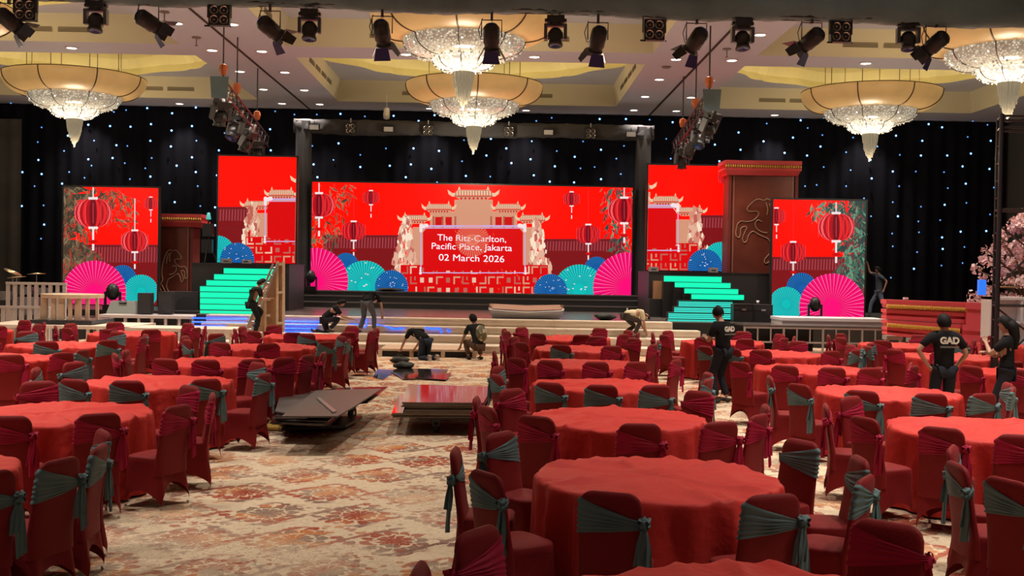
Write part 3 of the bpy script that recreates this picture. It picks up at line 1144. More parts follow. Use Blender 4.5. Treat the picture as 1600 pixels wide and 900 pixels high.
def lantern(c, cx, cy, rx, ry, top, tail=1.0):
    c.rect(cx - rx * 0.03, top, cx + rx * 0.03, cy - ry, L_WHITE if rx > 20 else L_LAN[0])
    n, m = 16, 8
    for k in range(n):
        a0, a1 = -PI / 2 + PI * k / n, -PI / 2 + PI * (k + 1) / n
        mm = L_LAN[0] if k % 2 else L_LAN[1]
        if k in (7, 8):
            mm = L_LAN[3]
        if k % 2 and k in (1, 3, 13):
            mm = L_LAN[2] if rx > 20 else L_LAN[0]
        for j in range(m):
            b0, b1 = -PI / 2 + PI * j / m, -PI / 2 + PI * (j + 1) / m
            g = lambda a, b_: (cx + rx * math.sin(a) * math.cos(b_) ** 0.75, cy + ry * math.sin(b_))
            c.poly([g(a0, b0), g(a1, b0), g(a1, b1), g(a0, b1)], mm)
    c.up()
    for k in range(4):
        c.ellipse(cx + rx * 0.12 * (k - 1.5), cy - ry, rx * 0.08, ry * 0.1, L_WHITE, 8)
        c.ellipse(cx + rx * 0.12 * (k - 1.5), cy + ry, rx * 0.08, ry * 0.1, L_WHITE, 8)
    for k in range(-6, 7, 2):
        x = cx + rx * math.sin(k * PI / 15)
        c.rect(x - rx * 0.008, cy - ry * 0.7, x + rx * 0.008, cy + ry * 0.7, L_LAN[2])
    c.rect(cx - rx * 0.05, cy + ry, cx + rx * 0.05, cy + ry * (1 + 0.75 * tail), L_WHITE)
    c.ellipse(cx, cy + ry * (1 + 0.85 * tail), rx * 0.25, ry * 0.14, L_RED2, 10)
    c.rect(cx - rx * 0.06, cy + ry * (1 + 1.0 * tail), cx + rx * 0.06, cy + ry * (1 + 1.4 * tail), L_WHITE)
    c.up()


def fan(c, cx, cy, r, mats, n=44, spark=False, yrad=None):
    ry = yrad or r
    for k in range(n):
        a0, a1 = PI * 2 * k / n, PI * 2 * (k + 1) / n
        am = (a0 + a1) / 2
        pt = lambda a, s=1.0: (cx + r * s * math.cos(a), cy - ry * s * math.sin(a))
        c.poly([(cx, cy), pt(a0), pt(am, 0.985)], mats[0])
        c.poly([(cx, cy), pt(am, 0.985), pt(a1)], mats[2])
    c.up()
    for k in range(0, n):
        a = PI * 2 * k / n
        da = 0.011 if r > 35 else 0.013
        c.poly([(cx + r * 0.22 * math.cos(a), cy - ry * 0.22 * math.sin(a)), (cx + r * math.cos(a - da), cy - ry * math.sin(a - da)), (cx + r * math.cos(a + da), cy - ry * math.sin(a + da))], mats[1])
    c.ellipse(cx, cy, r * 0.26, ry * 0.26, mats[0], 24)
    c.up()
    if spark:
        rg = random.Random(int(cx * 7))
        for _ in range(16):
            a, q = rg.random() * PI, rg.random()
            x, y = cx + r * q * math.cos(a), cy - ry * q * math.sin(a)
            c.ellipse(x, y, r * 0.035, ry * 0.022, L_WHITE, 6)
        c.up()


def foliage(c, x0, y0, x1, y1, n, mats, seed, size=9, edge=None):
    rg = random.Random(seed)
    for _ in range(n):
        x, y = x0 + (x1 - x0) * rg.random(), y0 + (y1 - y0) * rg.random()
        if edge and not edge(x, y):
            continue
        a = rg.choice((0.9, 1.3, 1.7, 2.2, 0.4)) + rg.random() * 0.5
        L = size * (0.5 + rg.random())
        dx, dy = math.cos(a) * L, math.sin(a) * L
        nx, ny = -math.sin(a) * L * 0.11, math.cos(a) * L * 0.11
        c.poly([(x, y), (x + dx / 2 + nx, y + dy / 2 + ny), (x + dx, y + dy), (x + dx / 2 - nx, y + dy / 2 - ny)], rg.choice(mats))
        if _ % 60 == 59:
            c.up()
    c.up()


def wall_roof(c, x0, x1, yt, yb, ybot):
    c.poly([(x0, yt), (x1, yt), (x1, yb), (x0, yb)], L_MAROON)
    c.rect(x0, yb, x1, ybot, L_BRICK)
    c.up()
    n = int((x1 - x0) / 4.5)
    for k in range(n):
        x = x0 + (x1 - x0) * k / n
        c.poly([(x, yt + 2), (x + 2, yt + 2), (x + 1.2, yb), (x - 0.8, yb)], L_MAROON2)
    c.rect(x0, yt - 2, x1, yt + 1.5, L_MAROON)
    for k in range(1, 6):
        y = yb + (ybot - yb) * k / 6
        c.rect(x0, y - 0.4, x1, y + 0.4, L_MAROON)
    c.up()


def pagoda_roof(c, cx, y, w_, h):
    """curved roof with upturned tips; y is the eave line, w_ the half width"""
    c.poly([(cx - w_ * 0.62, y - h), (cx + w_ * 0.62, y - h), (cx + w_ * 0.78, y - h * 0.1), (cx - w_ * 0.78, y - h * 0.1)], L_ROOF)
    for s in (-1, 1):
        c.poly([(cx + s * w_ * 0.6, y - h * 0.55), (cx + s * w_ * 0.9, y - h * 0.45), (cx + s * w_ * 0.84, y + h * 0.12), (cx + s * w_ * 0.6, y + h * 0.2)], L_ROOF)
        c.poly([(cx + s * w_ * 0.82, y - h * 0.45), (cx + s * w_ * 1.02, y - h * 1.1), (cx + s * w_ * 0.98, y - h * 0.3), (cx + s * w_ * 0.84, y + h * 0.12)], L_ROOF)
        c.poly([(cx + s * w_ * 0.5, y - h), (cx + s * w_ * 0.56, y - h * 1.7), (cx + s * w_ * 0.62, y - h)], L_ROOF)
    c.rect(cx - w_ * 0.62, y - h * 1.1, cx + w_ * 0.62, y - h * 0.9, L_STONE2)
    c.up()
    n = 14
    for k in range(n):
        x = cx + (k - (n - 1) / 2) * w_ * 1.5 / n
        c.rect(x - w_ * 0.018, y - h * 0.85, x + w_ * 0.018, y, L_STONE2)
    c.rect(cx - w_ * 0.75, y - h * 0.05, cx + w_ * 0.75, y + h * 0.2, L_STONE2)
    c.poly([(cx - w_ * 0.7, y + h * 0.2), (cx + w_ * 0.7, y + h * 0.2), (cx + w_ * 0.5, y + h * 0.75), (cx - w_ * 0.5, y + h * 0.75)], L_STONE)
    c.up()
    for k in range(7):
        x = cx + (k - 3) * w_ * 0.16
        c.ellipse(x, y + h * 0.45, w_ * 0.045, h * 0.2, L_RED2, 8)
    c.up()


def gate(c, cx, dy=0.0):
    """stone gate with five pagoda roofs, centred on cx"""
    g = lambda x: cx + x
    c.poly([(g(-95), 355 + dy), (g(95), 355 + dy), (g(98), 430 + dy), (g(-98), 430 + dy)], L_STONE)
    c.poly([(g(-68), 330 + dy), (g(68), 330 + dy), (g(68), 430 + dy), (g(-68), 430 + dy)], L_STONE)
    c.poly([(g(-30), 312 + dy), (g(30), 312 + dy), (g(30), 430 + dy), (g(-30), 430 + dy)], L_STONE)
    c.up()
    for x in (-64, -50, -30, 26, 46, 60):
        c.rect(g(x), 338 + dy, g(x + 3), 430 + dy, L_STONE2)
    for x0, x1 in ((-60, -48), (-44, -34), (34, 44), (48, 60)):
        c.rect(g(x0), 339 + dy, g(x1), 352 + dy, L_RED2)
    c.up()
    pagoda_roof(c, cx, 306 + dy, 40, 9)
    for s in (-1, 1):
        pagoda_roof(c, cx + s * 54, 327 + dy, 27, 8)
        pagoda_roof(c, cx + s * 92, 344 + dy, 27, 7.5)


def rocks(c, cx, cy0, cy1, w_, seed, flip=1):
    rg = random.Random(seed)
    for k in range(130):
        v = rg.random() ** 0.8
        half = w_ * (0.22 + 0.78 * v)
        x = cx + (rg.random() * 2 - 1) * half * 0.8 - flip * w_ * 0.25 * v
        y = cy0 + (cy1 - cy0) * v
        a, r_ = rg.random() * PI, 3 + 6 * rg.random()
        c.poly([(x + r_ * 0.5 * math.cos(a + t), y + r_ * 1.1 * math.sin(a + t)) for t in (0, 1.7, 3.3, 4.8)], rg.choice(L_ROCK))
        if k % 20 == 19:
            c.up()
    c.up()


def lattice(c, x0, y0, x1, y1, seed):
    rg = random.Random(seed)
    c.rect(x0, y0, x1, y1, L_PANEL)
    c.up()
    n = max(2, int((x1 - x0) / 13))
    m = 3
    for i in range(n):
        for j in range(m):
            x, y = x0 + (x1 - x0) * (i + 0.1) / n, y0 + (y1 - y0) * (j + 0.12) / m
            w_, h = (x1 - x0) / n * 0.8, (y1 - y0) / m * 0.75
            mm = rg.choice([L_STONE, L_ROCK[1], L_ROCK[3], L_ROCK[1], L_CREAM])
            q = rg.randrange(4)
            t = 2.4
            if q == 0:
                c.rect(x, y, x + w_, y + t, mm)
                c.rect(x, y + t, x + t, y + h, mm)
            elif q == 1:
                c.rect(x + w_ - t, y, x + w_, y + h, mm)
                c.rect(x, y + h - t, x + w_ - t, y + h, mm)
            elif q == 2:
                c.rect(x, y, x + t, y + h, mm)
                c.rect(x + t, y + h - t, x + w_, y + h, mm)
                c.rect(x + w_ * .6, y, x + w_ * .6 + t, y + h * .5, mm)
            else:
                c.rect(x + w_ * .2, y + h * .15, x + w_ * .75, y + h * .8, mm)
    c.up()


def plaque(c, x0, y0, x1, y1):
    c.poly([(x0 + 6, y0), (x1 - 6, y0), (x1, y0 + 7), (x1, y1 - 5), (x1 - 6, y1), (x0 + 6, y1), (x0, y1 - 5), (x0, y0 + 7)], L_PANEL)
    c.up()
    e = 4
    c.rect(x0 - e, y0 - e, x1 + e, y0 - e + 2.6, L_LILAC)
    c.rect(x0 - e, y0 - e + 4, x1 + e, y0 - e + 5.2, L_LILAC)
    c.rect(x0 - e, y1 + e - 1.5, x1 + e, y1 + e, L_LILAC)
    c.rect(x0 - e, y0 - e, x0 - e + 1.7, y1 + e, L_LILAC)
    c.rect(x1 + e - 1.7, y0 - e, x1 + e, y1 + e, L_LILAC)
    c.up()
    for x, y in ((x0 - e, y0 - e), (x1 + e, y0 - e)):
        s = 1 if x < x0 else -1
        for k in range(5):
            c.ellipse(x + s * (1 + 2.2 * k), y + 1 - (0 if k < 3 else 1) + 0.5, 2.8, 3.2, L_WHITE, 9)
            c.ellipse(x + s * 1, y + 2.2 * k, 2.6, 2.8, L_WHITE, 9)
    for x, y in ((x0 - e, y1 + e), (x1 + e, y1 + e)):
        for k in range(3):
            c.ellipse(x, y - 4 * k, 2.2 - 0.4 * k, 2.2, L_WHITE, 8)
    c.up()


def led_wall(px0, px1, pyt, pyb, d, label, draw, depth=0.16):
    c = Canvas(px0, px1, pyt, pyb, d)
    t = thing('led_screen', label, 'screen', ((c.x0 + c.x1) / 2, d, c.z0))
    c.layer = 1
    c.rect(px0 - 20, pyt - 20, px1 + 20, pyb + 20, L_RED)
    c.up()
    draw(c)
    ox = (c.x0 + c.x1) / 2
    b = MB().use(M_BLACK)
    m_ = 0.06
    b.box((c.x0 - ox - m_, 0.0, -m_), (c.x1 - ox + m_, depth, c.z1 - c.z0 + m_))
    b.use(M_BLACKM)
    k = 0
    while c.x0 + k < c.x1:
        b.box((c.x0 + k - ox, depth, 0.05), (c.x0 + k - ox + 0.05, depth + 0.25, c.z1 - c.z0 - 0.05))
        k += 1.0
    b.build('cabinet_wall', t)
    im = c.mb.mesh('picture')
    o = link('display_picture', im, t)
    o.location = (-ox, -d, -c.z0)
    return t, c


def draw_main(c):
    wall_roof(c, 505, 625, 369, 388, 455)
    wall_roof(c, 850, 975, 375, 392, 460)
    for cx in (600, 900):
        pass
    gate(c, 740, 0)
    rocks(c, 636, 340, 432, 26, 4, 1)
    rocks(c, 838, 346, 436, 26, 5, -1)
    lattice(c, 626, 414, 856, 462, 3)
    plaque(c, 661, 356, 817, 423)
    rg = random.Random(2)
    for _ in range(26):
        x, y = 655 + rg.random() * 170, 345 + rg.random() * 105
        c.poly([(x, y), (x + 1.5, y + 1), (x + 2.6, y + 5)], led('spark', (255, 110, 40)))
    c.up()
    for k in range(5):
        x = 580 + 60 * k
    foliage(c, 486, 286, 552, 440, 260, L_LEAF, 11, 13, lambda x, y: (x - 486) < 66 * (1 - abs(y - 300) / 190) or y < 296)
    foliage(c, 940, 290, 988, 440, 220, L_LEAFG, 12, 13, lambda x, y: (988 - x) < 52 * (1 - abs(y - 310) / 160) or y < 300)
    lantern(c, 580, 309, 13, 11, 288, 1.3)
    lantern(c, 553, 361, 19, 15, 289, 1.2)
    lantern(c, 893, 311, 13, 11, 290, 1.3)
    lantern(c, 919, 366, 19, 15, 290, 1.2)
    lantern(c, 499, 321, 25, 19, 286, 1.1)
    lantern(c, 975, 329, 26, 20, 290, 1.1)
    fan(c, 541, 415, 20, L_BLUEF, 40)
    fan(c, 932, 421, 20, L_BLUEF, 40)
    fan(c, 570, 447, 40, L_TEALF, 52, True)
    fan(c, 905, 453, 40, L_TEALF, 52, True)
    fan(c, 612, 448, 26, L_BLUEF, 44, True)
    fan(c, 860, 454, 26, L_BLUEF, 44, True)
    fan(c, 493, 440, 52, L_PINKF, 46, yrad=53)
    fan(c, 980, 449, 54, L_PINKF, 46, yrad=55)


def draw_tall(cxg, c, left):
    """the two tall screens show the same gate, cropped"""
    if left:
        wall_roof(c, 330, 390, 325, 345, 412)
        gate(c, 494, -22)
        rocks(c, 396, 318, 398, 24, 6, 1)
        lattice(c, 384, 370, 470, 412, 5)
        plaque(c, 418, 314, 560, 374)
        fan(c, 340, 396, 28, L_TEALF, 44)
        fan(c, 371, 406, 27, L_BLUEF, 44, True)
    else:
        wall_roof(c, 1090, 1150, 338, 356, 424)
        gate(c, 986, -12)
        rocks(c, 1085, 326, 408, 24, 7, -1)
        lattice(c, 1000, 380, 1090, 424, 6)
        plaque(c, 925, 324, 1056, 388)
        lantern(c, 1136, 277, 14, 12, 250, 1.2)
        fan(c, 1126, 406, 28, L_TEALF, 44)
        fan(c, 1101, 416, 27, L_BLUEF, 44, True)


def draw_low_left(c):
    wall_roof(c, 90, 250, 384, 410, 480)
    for k in range(12):
        c.poly([(95, 292 + 12 * k), (124 + 14 * math.sin(k * 1.7), 290 + 12 * k), (132 + 12 * math.sin(k * 1.7 + 1), 298 + 12 * k), (95, 306 + 12 * k)], L_LEAF[2])
    c.up()
    foliage(c, 98, 290, 178, 430, 700, L_LEAF, 21, 14, lambda x, y: (x - 98) < 60 - 22 * abs(math.sin((y - 292) / 16)) or y < 310)
    foliage(c, 165, 290, 212, 355, 130, L_LEAF, 22, 12, lambda x, y: abs(y - 300 - (x - 165) * 0.4) < 14 or abs(y - 340) < 12)
    lantern(c, 236, 318, 11, 10, 300, 1.4)
    lantern(c, 211, 377, 22, 17, 310, 1.1)
    lantern(c, 146, 333, 30, 23, 290, 1.1)
    fan(c, 192, 436, 22, L_BLUEF, 40)
    fan(c, 221, 456, 27, L_TEALF, 44)
    fan(c, 148, 457, 50, L_PINKF, 46, yrad=50)


def draw_low_right(c):
    wall_roof(c, 1200, 1360, 403, 422, 500)
    for k in range(14):
        c.poly([(1355, 314 + 12 * k), (1326 + 10 * math.sin(k * 1.7), 312 + 12 * k), (1318 + 10 * math.sin(k * 1.7 + 1), 320 + 12 * k), (1355, 328 + 12 * k)], L_LEAFG[2])
    c.up()
    foliage(c, 1290, 312, 1352, 470, 900, L_LEAFG, 31, 15, lambda x, y: (1352 - x) < 52 - 16 * abs(math.sin((y - 312) / 18)) or y < 330)
    foliage(c, 1268, 316, 1310, 345, 60, L_LEAFG, 32, 12)
    lantern(c, 1213, 338, 14, 13, 313, 1.2)
    lantern(c, 1239, 394, 20, 16, 316, 1.1)
    lantern(c, 1306, 355, 29, 22, 316, 1.1)
    fan(c, 1252, 450, 24, L_BLUEF, 40)
    fan(c, 1228, 475, 27, L_TEALF, 44)
    fan(c, 1300, 480, 52, L_PINKF, 46, yrad=53)


SD = 40.0
t_main, c_main = led_wall(487, 987, 289, 458, SD, 'wide main LED screen at stage centre with venue name, gate, lanterns and fans', draw_main)
led_wall(341, 462, 245, 411, 35.6, 'tall LED screen above the left glowing stairs showing half a gate', lambda c: draw_tall(0, c, True))
led_wall(1012, 1134, 259, 423, 36.8, 'tall LED screen above the right glowing stairs showing half a gate', lambda c: draw_tall(0, c, False))
led_wall(99, 246, 293, 476, 36.5, 'square LED screen at the left wing with lanterns and big pink fan', draw_low_left)
led_wall(1207, 1351, 313, 497, 34.3, 'square LED screen at the right wing with lanterns and big pink fan', draw_low_right)


def text_mesh(body, size, m, extrude=0.0, bold=0.0, align='CENTER', xs=1.0):
    cu = bpy.data.curves.new('lettering', 'FONT')
    cu.body = body
    cu.size = size
    cu.align_x = align
    cu.align_y = 'CENTER'
    cu.extrude = extrude
    cu.offset = bold
    tmp = bpy.data.objects.new('lettering', cu)
    COL.objects.link(tmp)
    bpy.context.view_layer.update()
    me = bpy.data.meshes.new_from_object(tmp.evaluated_get(bpy.context.evaluated_depsgraph_get()))
    bpy.data.objects.remove(tmp)
    me.materials.clear()
    me.materials.append(m)
    for v in me.vertices:
        v.co.x *= xs
    return me


L_TEXT = led('text_white', (250, 245, 255), 1.1)
for body, px, py, hpx, wpx in (('The Ritz-Carlton,', 737.5, 373, 14, 107), ('Pacific Place, Jakarta', 737, 386.5, 14, 125), ('02 March 2026', 737, 404, 14.5, 102)):
    me = text_mesh(body, 1.0, L_TEXT, 0.0, 0.0)
    xs_ = [v.co.x for v in me.vertices]
    zs_ = [v.co.y for v in me.vertices]
    k = wpx * SD / 1700 / (max(xs_) - min(xs_))
    kz = hpx * SD / 1700
    o = link('screen_text', me, t_main)
    p = P(px, py, SD)
    M = Matrix.Diagonal((k, kz, 1, 1))
    me.transform(M)
    o.rotation_euler = (R(90), R(0.6), 0)
    o.location = (p.x - t_main.location.x, -0.0012 * c_main.layer - 0.004, p.z - t_main.location.z)
# the faint fan glow that washes over the first line
mg = bpy.data.materials.new('led_ghost_fan')
mg.use_nodes = True
nt = mg.node_tree
nt.nodes.clear()
out = nt.nodes.new('ShaderNodeOutputMaterial')
em = nt.nodes.new('ShaderNodeEmission')
em.inputs[0].default_value = (*lin((232, 150, 120)), 1)
tr = nt.nodes.new('ShaderNodeBsdfTransparent')
mixs = nt.nodes.new('ShaderNodeMixShader')
mixs.inputs[0].default_value = 0.52
nt.links.new(tr.outputs[0], mixs.inputs[1])
nt.links.new(em.outputs[0], mixs.inputs[2])
nt.links.new(mixs.outputs[0], out.inputs[0])
mg.cycles.emission_sampling = 'NONE'
gb = MB().use(mg)
pc = P(738, 375, SD)
for k in range(40):
    a0 = 2 * PI * k / 40
    a1 = a0 + 2 * PI / 40 * 0.62
    r0, r1 = 0.15, 0.62
    gb.face([(r0 * math.cos(a0), 0, r0 * math.sin(a0)), (r1 * math.cos(a0), 0, r1 * math.sin(a0)), (r1 * math.cos(a1), 0, r1 * math.sin(a1)), (r0 * math.cos(a1), 0, r0 * math.sin(a1))])
gb.face([(0.26 * math.cos(a * PI / 8), -0.003, 0.26 * math.sin(a * PI / 8) * 0.8) for a in range(16)])
o = gb.build('glow_fan', t_main)
o.location = (pc.x - t_main.location.x, -0.0012 * c_main.layer - 0.012, pc.z - t_main.location.z)

# ------------------------------------------------------------------ stage
X0s, X1s = P(288, 520, 28.5).x, P(1165, 540, 28.5).x
b = MB().use(M_DECK)
b.box((X0s - 0.4, 31.02, DECK - 0.03), (X1s + 2.5, 42.5, DECK))
b.use(M_BLACK)
b.box((X0s - 0.4, 31.02, 0), (X1s + 2.5, 42.5, DECK - 0.03))
t = b.build('stage_deck', label='dark glossy main stage deck below the wide screen, reflecting its red', category='stage')
sx0 = [X0s, X0s, X0s, X0s]
steps_y = [28.5, 29.4, 30.1, 30.6, 31.0]
t = thing('front_steps', 'wide whitewashed wooden steps along the stage front', 'steps', (0, 0, 0))
for k in range(4):
    z1 = 0.2 * (k + 1) if k < 3 else DECK - 0.001
    x1 = [X1s + 0.0, X1s - 0.6, X1s - 0.9, X1s - 1.6][k]
    b = MB().use(M_WHITE)
    b.box((X0s, steps_y[k], 0.2 * k), (x1, steps_y[k + 1] if k < 3 else 31.0, z1 - 0.035))
    x = X0s
    while x < x1 - 0.05:
        xe = min(x + 2.44, x1)
        b.box((x + 0.006, steps_y[k] - 0.03, z1 - 0.035), (xe - 0.006, (steps_y[k + 1] if k < 3 else 31.0) + (0.0), z1))
        x = xe
    b.use(M_PINE)
    b.box((X0s, steps_y[k] - 0.012, 0.2 * k + 0.03), (x1, steps_y[k] - 0.001, 0.2 * k + 0.05))
    b.build('step', t)
# low plywood platform being laid in front
t = thing('low_platform', 'unfinished low wooden platform on the carpet before the white steps', 'platform', (0, 0, 0))
a, b_ = P(598, 548, 27.6), P(742, 548, 27.6)
bb = MB().use(M_PINE)
bb.box((a.x, 27.0, 0.15), (b_.x, 28.4, 0.2))
bb.build('top_board', t)
bb = MB().use(M_BLACK)
bb.box((a.x + 0.05, 27.1, 0), (b_.x - 0.05, 28.4, 0.15))
bb.build('base', t)
for k in range(4):
    x = a.x + (b_.x - a.x) * k / 3
    bb = MB().use(M_PINE)
    bb.box((x - 0.05, 27.0, 0), (x + 0.05, 27.1, 0.15))
    bb.build('leg', t)

for k in range(3):
    y0 = [37.6, 38.3, 39.0][k]
    xl, xr = P(445, 480, y0).x, P([1030, 1025, 1018][k], 480, y0).x
    b = MB().use(M_DECKB)
    z1 = [1.0, 1.2, 1.36][k]
    b.box((xl, y0, DECK), (xr, 39.9 if k == 2 else [38.3, 39.0][k], z1))
    b.use(mat('riser_edge', (0.10, 0.09, 0.08), 0.5))
    b.box((xl, y0 - 0.012, z1 - 0.035), (xr, y0 + 0.02, z1 + 0.004))
    b.build('stage_riser', label='black stage riser under the main screen, %s step' % ['lowest', 'middle', 'top'][k], category='riser', group='black risers under the main screen')

# glowing stairs
GREEN = mat('led_step_green', (0, 0, 0), 0.3, emit=lin((16, 232, 170)), strength=1.3)
GREEN2 = mat('led_step_cyan', (0, 0, 0), 0.3, emit=lin((60, 225, 205)), strength=1.25)
GREEN3 = mat('led_step_dim', (0.0, 0.05, 0.04), 0.3, emit=lin((10, 120, 100)), strength=0.6, sample=False)


def glow_stairs(rows, label, d_top, dstep, left):
    t = thing('glowing_staircase', label, 'stairs', (0, 0, 0))
    n = len(rows)
    for k, (xa, xb, ya, yb) in enumerate(rows):
        d = d_top - dstep * k
        A, B_ = P(xa, (ya + yb) / 2, d), P(xb, (ya + yb) / 2, d)
        xm = (xa + xb) / 2
        z1, z0 = P(xm, ya, d).z, max(DECK + 0.004, P(xm, yb, d).z)
        b = MB().use(M_BLACK)
        b.box((A.x, d + 0.02, DECK), (B_.x, d + dstep + 0.02, z1 + 0.015))
        st = b.build('step', t)
        cx = (xa + xb) / 2
        g = MB().use(GREEN if (left or k < 4) else GREEN2)
        if left or k < 4:
            g.box((A.x + 0.01, d, z0), (B_.x - 0.01, d + 0.02, z1))
        else:
            h = (z1 - z0) / 3
            for q in range(3):
                g.box((A.x + 0.01, d, z0 + q * h), (B_.x - 0.01, d + 0.02, z0 + q * h + h * 0.62))
        g.use(GREEN3)
        g.box((A.x, d + 0.002, z1), (B_.x, d + 0.03, z1 + 0.02))
        g.build('glow_panel', st)
    return t


glow_stairs([(349, 434, 420, 428), (334, 430, 429.5, 437.5), (322, 426, 439, 447), (312, 422, 448.5, 456), (312, 420, 457.5, 465.5), (312, 418, 467, 475), (312, 416, 476.5, 484), (312, 414, 486, 492.5)], 'glowing green staircase below the left tall screen, behind the plywood frame', 33.8, 0.33, True)
glow_stairs([(1037, 1128, 432, 440.5), (1054, 1142, 442, 449.5), (1069, 1154, 451.5, 459), (1080, 1163, 460.5, 468), (1060, 1145, 471, 479), (1053, 1145, 480.5, 488), (1044, 1145, 489.5, 498), (1043, 1120, 499.5, 507)], 'glowing green staircase below the right tall screen, turning half way', 33.8, 0.33, False)


def slab(name, label, cat, pa, pb, d, depth, m, z0=0.0, group=None):
    """block whose front top corners are seen at pa and pb"""
    A, B_ = P(*pa, d), P(*pb, d)
    z1 = (A.z + B_.z) / 2
    b = MB().use(m)
    b.box((A.x, d, z0), (B_.x, d + depth, z1 - 0.03))
    b.use(m)
    b.box((A.x - 0.02, d - 0.02, z1 - 0.03), (B_.x + 0.02, d + depth, z1))
    o = b.build(name, label=label, category=cat)
    if group:
        o['group'] = group
    return o


slab('side_platform', 'black platform carrying the left tall screen and small gear', 'platform', (300, 411), (452, 412), 34.15, 2.6, M_DECKB, DECK)
slab('side_platform', 'black platform carrying the right tall screen', 'platform', (1014, 424), (1205, 427), 34.75, 2.7, M_DECKB, DECK)
slab('side_platform', 'low black landing beside the left glowing stairs', 'platform', (250, 456), (300, 457), 34.2, 1.4, M_DECKB, DECK)
b = MB().use(M_DECKB)
b.box((-15.2, 33.0, 0), (X0s - 0.42, 41.5, DECK - 0.02))
b.build('wing_deck', label='dark stage wing floor under the left square screen', category='stage')
b = MB().use(M_DECKB)
b.box((X1s + 2.52, 33.0, 0), (15.5, 41.5, DECK - 0.0))
b.build('wing_deck', label='dark stage wing floor under the right square screen', category='stage')

# blue LED strips on the steps
BLUE = mat('led_strip_blue', (0, 0, 0.2), 0.3, emit=(0.004, 0.07, 1.0), strength=3.5)
for k, (pts, lab) in enumerate([
        ([(300, 497), (386, 498)], 'bright blue light strip at the foot of the left glowing stairs'),
        ([(300, 503), (384, 504)], 'second blue light strip below the left glowing stairs'),
        ([(290, 509), (352, 510)], 'short blue light strip left of the plywood frame'),
        ([(443, 502), (500, 503)], 'uppermost blue light strip right of the plywood frame'),
        ([(443, 507), (497, 508)], 'second blue light strip right of the plywood frame'),
        ([(443, 513), (494, 513.5)], 'third blue light strip right of the plywood frame'),
        ([(443, 518), (492, 518.5)], 'lowest blue light strip right of the plywood frame'),
        ([(522, 508), (560, 507)], 'blue light strip between the crouching and the bending worker'),
        ([(582, 505), (592, 508), (606, 511), (614, 514), (632, 513)], 'loose kinked blue light strip right of the bending worker'),
        ([(566, 500), (571, 494), (573, 508), (569, 512)], 'looped blue light strip between the legs of the bending worker'),
        ([(664, 512), (676, 514), (687, 513), (690, 519), (693, 524)], 'squiggled blue light strip above the kneeling worker'),
        ([(699, 514), (702, 518), (700, 524)], 'tiny hook of blue light strip above the kneeling worker')]):
    d = 28.42 if k in (6,) else 29.0
    P3 = []
    for px, py in pts:
        # lie on the face or tread of the step seen there
        best = None
        for q in range(4):
            p = P(px, py, steps_y[q] - 0.05)
            if 0.2 * q <= p.z <= 0.2 * (q + 1):
                best = p
                break
            pz = PZ(px, py, 0.2 * (q + 1) + 0.015 if q < 3 else DECK + 0.015)
            if steps_y[q] - 0.03 <= pz.y <= (steps_y[q + 1] if q < 3 else 40):
                best = pz
                break
        P3.append(best or P(px, py, 31))
    b = MB().use(BLUE)
    b.tube(P3, 0.022, 6)
    b.build('light_strip', label=lab, category='light strip', group='blue light strips on the steps')


# ------------------------------------------------------------------ red pavilions with a horse emblem
def horse_lines():
    """outline of a rearing horse in a unit box, several strokes"""
    raw = [[(1195, 308), (1190, 311), (1182, 309), (1176, 312), (1170, 318), (1166, 324), (1168, 328), (1174, 329), (1179, 328), (1183, 331), (1181, 337), (1177, 341), (1172, 344), (1165, 345), (1158, 344), (1153, 348), (1151, 355), (1150, 362), (1151, 368), (1155, 370), (1157, 364), (1157, 357), (1161, 353), (1166, 354), (1163, 362), (1160, 372), (1163, 378), (1167, 374), (1169, 366), (1175, 360), (1182, 364), (1190, 368), (1197, 371), (1201, 378), (1203, 388), (1199, 396), (1193, 404), (1194, 410), (1199, 408), (1205, 400), (1210, 392), (1215, 384)],
           [(1195, 308), (1201, 312), (1206, 320), (1211, 332), (1214, 346), (1215, 360), (1213, 374), (1220, 386), (1216, 398)],
           [(1188, 345), (1182, 342), (1178, 348), (1181, 356), (1189, 361), (1196, 362)], [(1198, 316), (1202, 326), (1204, 338)], [(1193, 314), (1196, 324), (1195, 334)]]
    return [[((x - 1150) / 72, (410 - y) / 103) for x, y in st] for st in raw]


